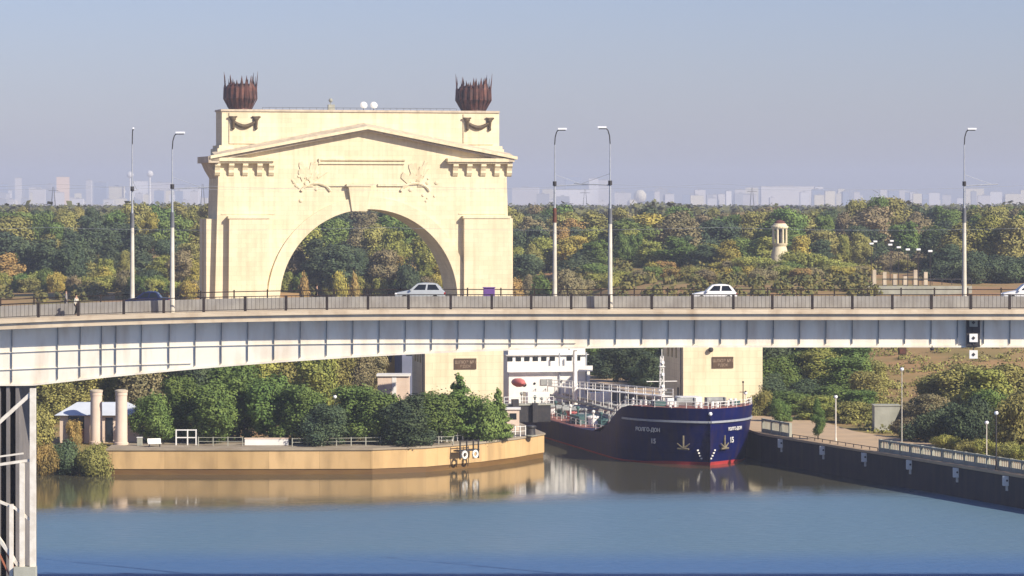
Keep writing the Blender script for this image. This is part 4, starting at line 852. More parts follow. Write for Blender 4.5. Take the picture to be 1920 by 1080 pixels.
MB().box(-.9, .9, 0, 2, 0, Z(768, 474)-ZL).build('wall', M['plaster_pink'], t, .03); MB().box(-1.1, 1.1, -.2, 2.2, Z(768, 474)-ZL+.003, Z(765, 474)-ZL).build('roof', M['white'], t)
MB().box(-.5, .5, -.04, -.003, 1.6, 2.5).build('window', M['glass'], t)
# gate machinery just behind the wall end
t = thing('gate_machinery', (W(985, 500), 500, 2.9), 'dark steel gate machinery with pale walkway between quay end and ship', 'machinery', SA)
MB().box(-3, 4, 0, 3, 0, 2.6).build('housing', M['dark'], t, .1); MB().box(-3.4, 4.5, -.2, 3.2, 2.6, 2.75).build('walkway', M['greyconc'], t)
for i in range(8): MB().tube((-3.3+i*1.1, -.1, 2.75), (-3.3+i*1.1, -.1, 3.9), .05).build('post', M['white'], t)
MB().tube((-3.3, -.1, 3.9), (4.4, -.1, 3.9), .05).tube((-3.3, -.1, 3.3), (4.4, -.1, 3.3), .04).build('rail', M['white'], t)
MB().box(-2.2, -1.2, -.9, -.1, 0, 3.6).box(1.0, 1.8, -.7, -.1, 0, 3.0).each('cabinet', M['dark'], t, bevel=.05)
# buildings behind the left tower
t = thing('service_building', (W(733, 566), 566, 3.2), 'ochre rendered lock building behind the left tower block', 'building', SA)
MB().box(-1.6, 2.0, 0, 10, 0, 11.2).build('wall', M['ochre'], t); MB().box(-1.9, 2.3, -.3, 10.3, 11.2, 11.5).build('roof', M['greyconc'], t); MB().box(-1.0, 0.1, -.05, -.003, 5.5, 7.5).box(-1.0, .1, -.05, -.003, 1.5, 3.5).build('window', M['glass'], t)
t = thing('service_building', (W(768, 560), 560, 3.2), 'blue grey building beside the ochre lock building', 'building', SA)
MB().box(-1.3, 2.6, 0, 12, 0, 11.8).build('wall', M['bluegrey'], t); MB().box(-1.5, 2.9, -.3, 12.3, 11.8, 12.1).build('roof', M['dark'], t); MB().box(-.6, .8, -.05, -.003, 7, 8.6).build('window', M['glass'], t)
t = thing('site_shed', (W(742, 545), 545, 3.2), 'low pinkish shed with white roof in front of the ochre building', 'shed')
MB().box(-3.0, 2.2, 0, 4, 0, 4.3).build('wall', M['plaster_pink'], t); MB().box(-3.2, 2.4, -.3, 4.3, 4.3, 4.6).build('roof', M['white'], t); MB().box(-.6, .1, -.05, -.003, 0, 4.2).build('door', M['white'], t)
# ---------------------------------------------------------------- right bank structures
D = 468; t = thing('concrete_block', (W(1662, D), D, ZR-0.3), 'grey concrete stair wall beside the trees on the right quay', 'wall')
MB().prism([(-1.7, 0), (0.3, 0), (1.2, 1.6), (1.9, 3.2), (1.9, 3.7), (-1.7, 3.7)], 'y', 0, 3).build('wall', M['greyconc'], t, .03)
MB().box(-1.8, 2.0, -.1, 3.1, 3.703, 3.85).build('coping', M['greyconc'], t)
def quay_lamp(px, D, ytop, m_, label, w_=.06, globe=True):
    x = W(px, D); zb = max(hgt(x, D), ZR) if inside_and_dist(np.array([x]), np.array([D]))[1][0] < 14 else hgt(x, D)
    t = thing('lamp_post', (x, D, zb), label, 'lamp post', 0, 'lamp posts on the canal banks'); hh = Z(ytop, D)-zb
    MB().tube((0, 0, 0), (0, 0, hh-.3), w_*1.3, w_, 8).build('pole', M[m_], t); MB().tube((0, 0, 0), (0, 0, .5), w_*2, w_*1.8, 8).build('base', M[m_], t)
    MB().ball((0, 0, hh-.15), .26, 8).build('lamp_globe', M['lampglass'], t); MB().tube((0, 0, hh+.08), (0, 0, hh+.2), .2, .04).build('cap', M['dark'], t)
quay_lamp(1567, 446, 742, 'white_post', 'white lamp post on the tan paved quay at the right', .08)
quay_lamp(1691, 426, 690, 'pole', 'thin tall pinkish lamp post on the right quay by the grey concrete wall', .05)
quay_lamp(1868, 399, 772, 'dark', 'dark lamp post on the right quay near the right edge', .08)
quay_lamp(1398, 472, 735, 'white_post', 'pale lamp post at the bow of the ship beside the right tower', .07)
quay_lamp(628, 449, 742, 'dark', 'dark lamp post with white globe among the green trees on the left quay', .05)
quay_lamp(1850, 412, 790, 'white_post', 'short white lamp post in front of dark shrubs at the right', .05)
# rotunda
D = 868; x = W(1462, D); zb = hgt(x, D); t = thing('rotunda', (x, D, zb), 'small white columned rotunda tower rising above the trees at right', 'tower')
zz = lambda py: Z(py, D)-zb
MB().lathe([(2.7, -1), (2.4, zz(480)), (1.7, zz(462)), (2.0, zz(459)), (2.15, zz(456))], n=20).build('base', M['stone'], t, smooth=True)
for i in range(8):
    a = 2*math.pi*(i+.5)/8; MB().tube((1.8*math.cos(a), 1.8*math.sin(a), zz(456)), (1.8*math.cos(a), 1.8*math.sin(a), zz(428)), .30, .25, 10).build('column', M['stone'], t)
MB().tube((0, 0, zz(456)), (0, 0, zz(428)), .8, .8, 12).build('core', M['dark'], t)
MB().lathe([(2.2, zz(428)), (2.3, zz(425)), (2.2, zz(423.5)), (1.9, zz(423)), (1.7, zz(420)), (1.55, zz(419))], n=20).build('entablature', M['stone'], t)
MB().lathe([(1.5, zz(419)), (1.35, zz(416)), (.8, zz(413.5)), (.05, zz(412))], n=16).build('dome', M['rust'], t, smooth=True)
# park lamps and stone wall on the right bank
for i, (px, py, D) in enumerate(((1634, 457, 800), (1641, 453, 830), (1669, 459, 790), (1672, 452, 850), (1685, 464, 770), (1702, 468, 755), (1722, 468, 755), (1744, 471, 745))):
    x = W(px, D); zb = hgt(x, D); hh = Z(py, D)-zb
    t = thing('park_lamp', (x, D, zb), ['leftmost white park lamp behind the bridge at right', 'second white park lamp from the left behind the bridge', 'white park lamp at the middle of the row, lower of a close pair', 'white park lamp at the middle of the row, upper of a close pair',
        'white park lamp just right of the close pair', 'brightest white park lamp left of the last two', 'white park lamp second from the right of the row', 'rightmost faint park lamp of the row behind the bridge'][i], 'park lamp', 0, 'white park lamps on the far right bank')
    MB().tube((0, 0, 0), (0, 0, hh-.2), .1, .07, 6).build('pole', M['rail'], t); MB().box(-.5, .5, -.3, .3, hh-.2, hh+.25).build('lamp_head', M['lampglass'], t, .1)
D = 735; x = W(1695, D); zb = hgt(x, D); t = thing('stone_terrace', (x, D, zb), 'pale stone terrace wall with dark rail below the park lamps', 'wall')
for i in range(6): MB().box(-7+i*2.3, -6.2+i*2.3, 0, 0.8, -1.5, Z(506+(i*5 % 4)*4, D)-zb).build('pier', M['stone_worn'], t)
MB().box(-9.5, 15, -1.5, -0.9, -1.5, Z(536, D)-zb).build('parapet', M['greyconc'], t); MB().box(-5, 15, -1.6, -1.5, Z(524, D)-zb, Z(522, D)-zb).build('rail', M['dark'], t)
for i in range(10): MB().box(-5+i*2.2, -4.85+i*2.2, -1.6, -1.5, Z(534, D)-zb, Z(522, D)-zb).build('post', M['dark'], t)
# ---------------------------------------------------------------- trees
def fol(name, a, b): return mat(name, a, b, 0.75, 0.45, objvar=0.20, detail=5, spec=0.15, ramp=(0.38, 0.62))
FM = {'green': fol('green leaves', (0.155, 0.215, 0.055), (0.085, 0.135, 0.036)), 'deep': fol('deep green leaves', (0.09, 0.12, 0.055), (0.05, 0.075, 0.045)), 'olive': fol('olive leaves', (0.31, 0.285, 0.085), (0.19, 0.185, 0.06)),
      'yellow': fol('yellow leaves', (0.42, 0.33, 0.07), (0.27, 0.24, 0.06)), 'orange': fol('orange leaves', (0.40, 0.27, 0.09), (0.27, 0.20, 0.07)), 'brown': fol('brown leaves', (0.27, 0.22, 0.115), (0.17, 0.15, 0.08)), 'lime': fol('yellow green leaves', (0.33, 0.33, 0.08), (0.20, 0.22, 0.055))}
def leaves(rs, lobes, n, size, flat=0.9):
    lob = np.array(lobes); vol = (lob[:, 3]*lob[:, 4]+lob[:, 3]*lob[:, 5]); k = rs.choice(len(lob), n, p=vol/vol.sum())
    d = rs.normal(size=(n, 3)); d /= np.linalg.norm(d, axis=1)[:, None]; r = np.where(rs.rand(n) < 0.7, rs.uniform(0.72, 1.18, n), rs.uniform(0.3, 0.85, n))
    r = np.where(rs.rand(n) < 0.05, rs.uniform(1.15, 1.5, n), r)
    c = lob[k, :3]+d*lob[k, 3:6]*r[:, None]
    nn = d*1.0+rs.normal(size=(n, 3))*0.38; nn /= np.linalg.norm(nn, axis=1)[:, None]
    up = rs.normal(size=(n, 3)); u = np.cross(nn, up); u /= np.linalg.norm(u, axis=1)[:, None]; v = np.cross(nn, u)
    s = (size*rs.uniform(0.55, 1.35, n))[:, None]*0.5
    q = np.stack([c-u*s-v*s*flat, c+u*s*0.9-v*s*0.6, c+u*s+v*s*flat, c-u*s*0.8+v*s*0.8], 1).reshape(-1, 3)
    q[:, 2] = np.maximum(q[:, 2], 0.05)
    return q
def tree_proto(kind, form, seed, H, Rr, n, size):
    rs = np.random.RandomState(seed); lobes = []
    if form == 'broad':
        for i in range(24):
            a = rs.uniform(0, 6.28); q = rs.uniform(0.1, 0.80)*Rr; z = H*rs.uniform(0.26, 0.90); sh_ = 1-abs(z/H-0.5)*0.8; r = Rr*rs.choice([0.16, 0.22, 0.30, 0.42])
            lobes.append((math.cos(a)*q*sh_, math.sin(a)*q*sh_, z, r, r, min(r*0.85, H-z+0.1)))
        lobes.append((0, 0, H*0.55, Rr*0.6, Rr*0.6, H*0.32))
    elif form == 'tall':
        for i in range(14):
            z = H*(0.18+0.72*i/14); a = rs.uniform(0, 6.28); w_ = Rr*(1-abs(z/H-0.45)*1.3); lobes.append((math.cos(a)*w_*0.4, math.sin(a)*w_*0.4, z, w_*0.65, w_*0.65, H*0.10))
    elif form == 'cone':
        for i in range(18):
            z = H*(0.1+0.86*i/18); w_ = Rr*(1.05-z/H); a = i*2.4; lobes.append((math.cos(a)*w_*0.45, math.sin(a)*w_*0.45, z, w_*0.62, w_*0.62, H*0.055))
    elif form == 'full':
        for i in range(34):
            a = rs.uniform(0, 6.28); z = H*rs.uniform(0.08, 0.92); sh_ = (1-max(0, z/H-0.4)*1.25); q = rs.uniform(0.2, 0.78)*Rr*sh_; r = Rr*rs.choice([0.14, 0.2, 0.28, 0.40])
            lobes.append((math.cos(a)*q, math.sin(a)*q, z, r, r, min(r*1.0, H-z+0.1)))
        lobes.append((0, 0, H*0.45, Rr*0.62, Rr*0.62, H*0.42))
    else:   # bush: down to the ground
        for i in range(20):
            a = rs.uniform(0, 6.28); q = rs.uniform(0.1, 0.82)*Rr; z = H*rs.uniform(0.10, 0.76); r = Rr*rs.choice([0.16, 0.24, 0.34, 0.42]); lobes.append((math.cos(a)*q, math.sin(a)*q, z, r, r, min(r*0.9, H-z)))
        lobes.append((0, 0, H*0.4, Rr*0.7, Rr*0.7, H*0.42))
    q = leaves(rs, lobes, n, size); me = bpy.data.meshes.new('crown'); me.from_pydata(q.tolist(), [], np.arange(n*4).reshape(-1, 4).tolist()); me.materials.append(FM[kind])
    root = bpy.data.objects.new('tree', None); COL.objects.link(root)
    cr_ = bpy.data.objects.new('crown', me); COL.objects.link(cr_); cr_.parent = root
    mb = MB(); r0 = max(0.12, H*0.02); th = H*0.55
    mb.tube((0, 0, -0.8), (0.1, 0, th*0.5), r0*1.2, r0*0.85); mb.tube((0.1, 0, th*0.5), (-0.05, 0.1, H*0.8), r0*0.85, r0*0.25)
    for l in lobes[::2]: mb.tube((0, 0, max(H*0.15, l[2]*0.6)), (l[0]*0.95, l[1]*0.95, l[2]), r0*0.45, r0*0.12, 5)
    tr = mb.build('trunk', M['bark'], root)
    root['H'] = H; root['R'] = Rr
    return [root, cr_, tr, False]
PROTO = {}
def place(kind, form, variant, x, y, H, Rr, label, group, name='tree', cat='tree', near=False, z=None):
    key = (kind, form, variant, near)
    if key not in PROTO:
        bH, bR = {'broad': (14, 6), 'full': (13, 5), 'tall': (16, 4), 'cone': (10, 3.4), 'bush': (5, 3.4)}[form]
        n, size = {'broad': (13000, 0.40), 'full': (15000, 0.38), 'tall': (9000, 0.38), 'cone': (10000, 0.30), 'bush': (8000, 0.26)}[form]
        if near: n = int(n*1.5); size *= 0.8
        PROTO[key] = tree_proto(kind, form, hash_(kind, form, variant), bH, bR, n, size)
    P = PROTO[key]
    if P[3]:
        root = P[0].copy(); COL.objects.link(root)
        for c in (P[1], P[2]): d = c.copy(); COL.objects.link(d); d.parent = root
    else: root = P[0]; P[3] = True
    root.name = name; zb = hgt(x, y) if z is None else z
    root.location = (x, y, zb); root.rotation_euler = (0, 0, rnd.uniform(0, 6.28))
    root.scale = (Rr/P[0]['R'], Rr/P[0]['R'], H/P[0]['H']) if True else 1
    tag(root, label, cat, group); return root
def hash_(*a): return sum((i+1)*ord(c) for i, c in enumerate(''.join(map(str, a)))) % 9973
# scale must be read before the prototype itself is rescaled: H and R live on as custom properties
# --- left quay row of green trees (photo column, top row, distance, crown radius, kind, form)
ROW = [(290, 738, 458, 2.9, 'green', 'full', 'green tree nearest the pavilion on the left quay'),
       (345, 712, 462, 3.4, 'green', 'full', 'bushy green tree behind the white gate frame'),
       (398, 718, 457, 3.6, 'green', 'full', 'dark green tree right of the white gate frame'),
       (446, 690, 466, 4.6, 'green', 'full', 'tall bright green tree above the low white wall'),
       (508, 705, 460, 3.8, 'green', 'full', 'green tree above the right end of the low white wall'),
       (566, 728, 456, 3.5, 'green', 'full', 'green tree on the left quay between the low white wall and the lamp globe'),
       (612, 760, 453, 2.9, 'deep', 'full', 'dark low tree just left of the lamp globe'),
       (664, 728, 459, 3.8, 'green', 'full', 'rounded green tree right of the lamp globe'),
       (716, 735, 456, 3.3, 'green', 'full', 'green tree in front of the low pinkish shed'),
       (762, 742, 454, 3.7, 'deep', 'full', 'dark green shrub tree left of the conifer'),
       (816, 735, 456, 3.6, 'green', 'full', 'green tree directly beside the conifer on its left'),
       (861, 700, 460, 3.3, 'green', 'cone', 'pointed conifer in front of the left tower plaque'),
       (905, 742, 459, 3.0, 'green', 'bush', 'low green tree right of the conifer'),
       (934, 728, 462, 2.0, 'green', 'cone', 'slim pointed green tree at the right end of the quay row')]
for i, (px, py, D, r_, k, f, lab) in enumerate(ROW):
    D -= 7.5 if px < 780 else 4.0
    x = W(px, D); place(k, f, i % 2, x, D, (Z(py, D)-3.3)*1.04, r_*1.22, lab, 'green trees along the left quay', near=True, z=3.3)
# second, taller rank behind
for i, (px, py, D, r_, k, lab) in enumerate([(95, 715, 490, 4.5, 'olive', 'olive tree behind the pavilion at its left end'), (150, 690, 500, 5, 'olive', 'olive tree behind the pavilion roof'), (205, 676, 505, 5, 'lime', 'yellow green tree behind the cream pillars'),
        (262, 668, 498, 5, 'brown', 'brownish tree behind the cream pillars at their right'), (318, 664, 512, 5, 'olive', 'olive tree behind the bushy green tree'), (372, 660, 506, 5, 'deep', 'dark tree behind the quay trees at left'),
        (425, 655, 520, 5, 'deep', 'dark tall tree behind the bright green tree'), (480, 655, 510, 5, 'lime', 'yellow green tall tree behind the low white wall'), (535, 650, 515, 5, 'olive', 'olive tall tree behind the quay row'),
        (590, 655, 505, 5, 'lime', 'yellow green tree behind the lamp globe'), (632, 660, 525, 4, 'olive', 'olive tree left of the ochre building'), (672, 655, 555, 4, 'brown', 'brown tree left of the ochre building'), (703, 670, 560, 3, 'brown', 'thin brown tree touching the ochre building')]):
    place(k, 'full', i % 2, W(px, D), D, Z(py, D)-3.3+1, r_, lab, 'taller trees behind the left quay', near=True)
# bank shrubs at the water
place('deep', 'bush', 0, W(128, 444), 440.5, 5.2, 3.0, 'dark green bush overhanging the water at the left end of the quay', 'bank shrubs', 'bush', 'bush', True, -0.1)
place('olive', 'bush', 1, W(178, 442), 438.8, 4.4, 2.6, 'olive bush at the water touching the cream quay wall', 'bank shrubs', 'bush', 'bush', True, -0.1)
place('orange', 'bush', 0, W(86, 440), 439, 4.6, 1.9, 'orange shrub at the water beside the bridge pier', 'bank shrubs', 'bush', 'bush', True, 0)
place('orange', 'bush', 1, W(140, 449), 449, 4.0, 1.3, 'small orange shrub against the pavilion wall', 'bank shrubs', 'bush', 'bush', True, 3.0)
place('olive', 'bush', 0, W(60, 446), 446, 5, 3.4, 'olive shrub on the bank behind the bridge pier', 'bank shrubs', 'bush', 'bush', True)
# right bank below the bridge
RB = [(1184, 655, 590, 4, 'deep', 'dark tree standing on the far lock quay left of the ship mast'), (1222, 665, 574, 3.6, 'deep', 'dark tree on the far lock quay touching the ship mast'), (1150, 650, 604, 4, 'deep', 'dark tree on the far lock quay second from the superstructure'), (1124, 655, 616, 3.6, 'green', 'green tree on the far lock quay beside the superstructure'), (1204, 690, 582, 3, 'deep', 'low dark tree on the far lock quay left of the ship mast'),
      (1745, 770, 447, 3.2, 'deep', 'dark low tree near the start of the long balustrade'), (1705, 785, 455, 2.6, 'brown', 'low brown tree between grey concrete wall and long balustrade'), (1815, 752, 434, 3.4, 'deep', 'dark tree close behind the middle of the long balustrade'), (1905, 750, 424, 3.6, 'olive', 'olive tree close behind the balustrade at the right edge'), (1860, 740, 440, 3.6, 'green', 'green tree between the short white and dark lamp posts'),
      (1450, 640, 575, 5, 'deep', 'dark tall tree rising behind the right tower block'), (1500, 636, 590, 5.5, 'green', 'green tall tree under the bridge right of the right tower'), (1545, 634, 585, 5.5, 'lime', 'yellow green tall tree touching the bridge underside'), (1590, 648, 575, 5, 'green', 'green tall tree at the left edge of the dry slope'), (1630, 680, 560, 4, 'olive', 'olive tree standing on the left part of the dry slope'),
      (1150, 640, 640, 5.5, 'deep', 'dark tree in the lock gap left of the ship mast'), (1192, 648, 655, 5, 'deep', 'dark tree in the middle of the lock gap'), (1222, 640, 630, 4.5, 'green', 'green tree in the lock gap beside the ship mast'), (1130, 660, 620, 4, 'deep', 'dark tree in the lock gap next to the white superstructure'),
      (1252, 650, 600, 4, 'deep', 'dark tree behind the ship mast'),
      (1456, 672, 540, 4.0, 'green', 'green tree directly right of the right tower block'), (1492, 668, 555, 5, 'green', 'tall green tree second from the right tower block'), (1540, 664, 550, 5.2, 'lime', 'yellow green tree on the right bank below the bridge'),
      (1586, 676, 540, 5, 'green', 'green tree left of the dry slope'), (1625, 700, 530, 3.6, 'olive', 'olive tree at the edge of the dry slope'), (1510, 715, 510, 4, 'deep', 'dark green tree behind the balustrade gap'), (1560, 725, 505, 4, 'green', 'green tree behind the white lamp post'), (1610, 735, 500, 3.2, 'green', 'green tree left of the grey concrete wall'),
      (1475, 735, 500, 4, 'green', 'green tree behind the round bush on the right bank'), (1530, 745, 492, 3.6, 'lime', 'low yellow green tree between tan quay and dry slope'), (1598, 762, 486, 3.2, 'olive', 'low olive tree beside the grey concrete wall on its left'),
      (1445, 705, 525, 3.4, 'deep', 'dark tree against the right tower block side'),
      (1712, 752, 476, 3.5, 'brown', 'bare brown tree beside the grey concrete wall'), (1740, 745, 470, 3.6, 'brown', 'brown tree second right of the grey concrete wall'), (1760, 705, 505, 4.5, 'olive', 'olive tree at the right foot of the dry slope'), (1805, 690, 500, 5, 'olive', 'olive tree below the hanging signal panel'),
      (1850, 700, 480, 4.8, 'lime', 'yellow green tree at the right below the bridge'), (1895, 690, 490, 5, 'olive', 'olive tree at the right edge below the bridge'), (1790, 755, 462, 3.6, 'deep', 'dark shrub tree behind the long balustrade'), (1835, 765, 448, 3.4, 'deep', 'dark shrub tree left of the dark lamp post'), (1880, 745, 450, 4, 'green', 'green tree behind the dark lamp post'), (1925, 735, 440, 4, 'olive', 'olive tree cut by the right edge below the bridge')]
for i, (px, py, D, r_, k, lab) in enumerate(RB):
    x = W(px, D); zb = hgt(x, D); place(k, 'full' if py < 750 else 'bush', i % 2, x, D, max(3, Z(py, D)-zb)*1.08, r_*1.15, lab, 'trees on the right bank', near=True)
place('olive', 'bush', 1, W(1425, 500), 500, 4.2, 2.0, 'olive brown bush between the ship bow and the right tower', 'shrubs on the right quay', 'bush', 'bush', True, 3.8)
place('green', 'bush', 0, W(1464, 486), 486, 3.6, 1.9, 'round green bush behind the short grey balustrade', 'shrubs on the right quay', 'bush', 'bush', True, 3.8)
place('green', 'tall', 0, W(1534, 450), 450, 6.0, 1.1, 'slim young tree on the tan paved quay', 'shrubs on the right quay', 'tree', 'tree', True, 4.0)
for i, (px, D) in enumerate(((1775, 428), (1812, 424), (1850, 420), (1890, 416), (1925, 412))):
    place(('lime', 'olive')[i % 2], 'bush', i % 2, W(px, D), D, 2.4, 1.9, ('low yellow green' if i % 2 == 0 else 'low olive')+' shrub behind the long balustrade, number '+('one', 'two', 'three', 'four', 'five')[i]+' from the left', 'shrubs behind the balustrade', 'bush', 'bush', True)
place('brown', 'tall', 1, W(518, 730), 722, 11.5, 2.8, 'sparse brown tree in front of the left arch pier', None, near=True)
place('orange', 'bush', 0, W(1668, 650), 640, 3, 3, 'reddish bush on the dry slope under the bridge', None, 'bush', 'bush')
rs = np.random.RandomState(31); lob = []
for i in range(420):
    px = rs.uniform(1440, 1960); D = rs.uniform(440, 640); x = W(px, D); ins_, d_ = inside_and_dist(np.array([x]), np.array([D]))
    if ins_[0] or d_[0] < 16: continue
    zg = hgt(x, D); r = rs.uniform(0.5, 1.6); lob.append((x, D, zg+0.2, r*1.3, r, r*0.7))
q = leaves(rs, lob, 26000, 0.3); me = bpy.data.meshes.new('weeds'); me.from_pydata(q.tolist(), [], np.arange(len(q)).reshape(-1, 4).tolist()); me.materials.append(FM['olive'])
o = bpy.data.objects.new('weeds', me); COL.objects.link(o); tag(o, 'ragged weeds and tufts over the dry right bank', 'weeds'); struct(o, 'stuff')
# forest behind the bridge: ranks of individual trees
def treeline(px):    # photo row of the forest skyline
    return np.interp(px, [0, 180, 300, 400, 960, 1040, 1100, 1150, 1220, 1290, 1330, 1400, 1560, 1640, 1700, 1760, 1920], [388, 386, 380, 384, 388, 382, 392, 398, 378, 384, 396, 392, 390, 376, 380, 390, 380])
def region(px):
    for a, nm in ((75, 'at the left edge'), (160, 'above the walking person'), (238, 'left of the first bridge lamp'), (300, 'between the left bridge lamps'), (400, 'just left of the arch'), (522, 'behind the left arch pier'), (600, 'in the left third of the arch opening'), (700, 'in the middle of the arch opening'), (862, 'in the right part of the arch opening'),
                  (960, 'behind the right arch pier'), (1035, 'just right of the arch'), (1140, 'between the right bridge lamp pair'), (1230, 'right of the near right lamp'), (1310, 'left of the white hatchback'), (1390, 'above the white hatchback'), (1440, 'left of the rotunda'), (1490, 'around the rotunda'), (1560, 'right of the rotunda'),
                  (1635, 'left of the park lamps'), (1755, 'behind the park lamps'), (1830, 'behind the rightmost bridge lamp'), (9999, 'at the right edge')):
        if px < a: return nm
KN = {'green': 'green', 'deep': 'dark green', 'olive': 'olive', 'yellow': 'yellow', 'orange': 'orange', 'brown': 'brown', 'lime': 'yellow green'}
RANK = {890: 'front', 935: 'middle', 990: 'farther', 1055: 'far', 1140: 'farthest'}
cnt = 0; used = {}
fr = random.Random(21)
ranks = [(890, 19, 8.5, [(0.30, 'lime'), (0.26, 'olive'), (0.16, 'yellow'), (0.12, 'green'), (0.04, 'orange'), (0.12, 'deep')]),
         (935, 18, 12, [(0.30, 'deep'), (0.25, 'olive'), (0.2, 'green'), (0.08, 'brown'), (0.17, 'lime')]),
         (990, 17, 13.5, [(0.30, 'deep'), (0.26, 'green'), (0.30, 'olive'), (0.06, 'brown'), (0.08, 'yellow')]),
         (1055, 17, 14.5, [(0.30, 'olive'), (0.25, 'deep'), (0.25, 'green'), (0.2, 'brown')]),
         (1140, 16, 15, [(0.35, 'olive'), (0.30, 'deep'), (0.2, 'green'), (0.15, 'brown')])]
ORD = ('leftmost', 'second', 'third', 'fourth', 'fifth', 'sixth', 'seventh', 'eighth')
cands = []
for (D0, stepu, Hm, mix) in ranks:
    px = -60
    while px < 1985:
        D = D0+fr.uniform(-16, 16); r_ = fr.choice([4.5, 6.0, 7.5, 9.0])*fr.uniform(.9, 1.1)*(0.66 if D0 == 890 else 1); step = r_*1.35/D*F
        x = W(px, D); u = fr.random(); acc = 0; k = mix[-1][1]
        for p_, kk in mix:
            acc += p_
            if u < acc: k = kk; break
        if 1640 < px < 1760 and D0 < 900 : px += step; continue
        if 470 < px < 515 or 870 < px < 950: px += step; continue
        H = Hm*fr.uniform(0.8, 1.15)
        if D0 >= 990:
            want = Z(float(treeline(px))+fr.uniform(-7, 12)*(1 if D0 > 1000 else 2.2), D)-hgt(x, D); H = max(8, min(22, want)) if D0 > 1000 else min(H, want)
        cands.append((px, D, x, H, r_, k, D0)); px += step*fr.uniform(0.8, 1.15)
# hand-placed colour notes of the photograph
EX = [(1765, 490, 800, 4.5, 'deep'), (1795, 484, 795, 5, 'deep'), (1825, 490, 790, 4.6, 'deep'), (1860, 486, 795, 5, 'deep'), (1895, 488, 792, 5, 'deep'), (1930, 482, 796, 5, 'deep'), (1458, 484, 840, 3.4, 'lime'), (1650, 462, 905, 5, 'deep'), (1680, 468, 900, 5, 'brown'), (1712, 466, 905, 5, 'deep'), (1740, 470, 898, 5, 'brown'), (1665, 495, 880, 3.5, 'brown'), (1700, 500, 876, 3.5, 'olive'), (1735, 498, 880, 3.5, 'brown'), (12, 470, 870, 5, 'orange'), (60, 452, 880, 6, 'deep'), (95, 440, 872, 6, 'deep'), (140, 445, 868, 6, 'deep'), (195, 500, 860, 4, 'yellow'), (75, 505, 858, 4, 'lime'), (280, 505, 860, 4, 'deep'), (372, 495, 858, 3.2, 'yellow'), (335, 470, 876, 5, 'brown'),  # leading deep trees are added to stand in for shade under the crowns
      (560, 455, 880, 5, 'brown'), (600, 440, 875, 6, 'deep'), (640, 455, 868, 6, 'deep'), (570, 515, 858, 2.4, 'orange'), (640, 512, 856, 3, 'yellow'), (665, 510, 856, 2.5, 'orange'), (720, 465, 870, 5, 'brown'), (765, 480, 862, 4.2, 'deep'), (800, 440, 885, 5, 'lime'), (740, 420, 900, 5, 'lime'),
      (1075, 405, 950, 7, 'orange'), (1050, 425, 930, 5, 'orange'), (1110, 455, 880, 6, 'deep'), (1070, 480, 870, 5, 'deep'), (1120, 500, 858, 5, 'green'), (985, 470, 870, 5, 'deep'), (1180, 430, 900, 6, 'lime'), (1270, 440, 875, 6, 'green'), (1320, 455, 868, 5.5, 'deep'), (1365, 450, 865, 4.6, 'yellow'), (1355, 490, 860, 4.6, 'yellow'), (1378, 515, 855, 3.6, 'brown'),
      (1250, 515, 856, 3.4, 'orange'), (1228, 518, 856, 3, 'yellow'), (1410, 480, 850, 5, 'lime'), (1430, 500, 845, 4.6, 'lime'), (1500, 470, 846, 5.5, 'lime'), (1540, 480, 845, 5.5, 'lime'), (1590, 500, 840, 5, 'lime'), (1620, 512, 838, 3.4, 'yellow'), (1485, 495, 838, 4, 'green'),
      (1800, 412, 850, 6, 'olive'), (1850, 405, 858, 7, 'lime'), (1900, 408, 852, 7, 'olive'), (1780, 455, 830, 5, 'deep'), (1830, 470, 828, 6.5, 'deep'), (1885, 475, 826, 6.5, 'deep'), (1935, 470, 828, 6, 'deep'), (1760, 430, 862, 5, 'deep')]
FT = random.Random(77)
for i in range(17):
    px_ = -10+i*24+FT.uniform(-6, 6); EX.append((px_, FT.uniform(500, 525), FT.uniform(842, 856), FT.uniform(2.6, 3.8), FT.choice(['lime', 'olive', 'lime', 'green', 'yellow', 'yellow', 'brown'])))
for i in range(12):
    px_ = 535+i*26+FT.uniform(-6, 6); EX.append((px_, FT.uniform(505, 528), FT.uniform(866, 874), FT.uniform(2.2, 3.4), FT.choice(['lime', 'olive', 'orange', 'green', 'yellow', 'brown'])))
for i in range(26):
    px_ = 965+i*25.5+FT.uniform(-6, 6); EX.append((px_, FT.uniform(498, 520), FT.uniform(800, 832), FT.uniform(2.8, 4.2), FT.choice(['lime', 'olive', 'lime', 'green', 'yellow', 'brown', 'orange'])))
for (px, py, D, r_, k) in EX: x = W(px, D); cands.append((px, D, x, max(3.5, Z(py, D)-hgt(x, D)), r_, k, 'n'))
cands.sort(key=lambda c: c[0])
labs = {}
for (px, D, x, H, r_, k, D0) in cands:
    rk = 'near' if D0 == 'n' else RANK[D0]; base = (rk, k, region(px)); labs.setdefault(base, []).append((px, D, x, H, r_, k, D0))
total = 0
for base, lst in labs.items():
    rk, k, reg = base
    for i, (px, D, x, H, r_, kk, D0) in enumerate(lst):
        lab = '%s %s forest tree %s' % (rk, KN[k], reg)
        if len(lst) > 1: lab = '%s %s %s tree from left %s' % (ORD[min(i, 7)].replace('leftmost', 'first'), rk, KN[k], reg)
        form = 'bush' if H < 6.5 else fr.choice(['tall', 'broad', 'broad', 'full', 'full'])
        place(k, form, fr.randint(0, 1), x, D, H, r_, lab, 'forest trees behind the bridge', 'forest_tree'); total += 1
print('forest trees', total)
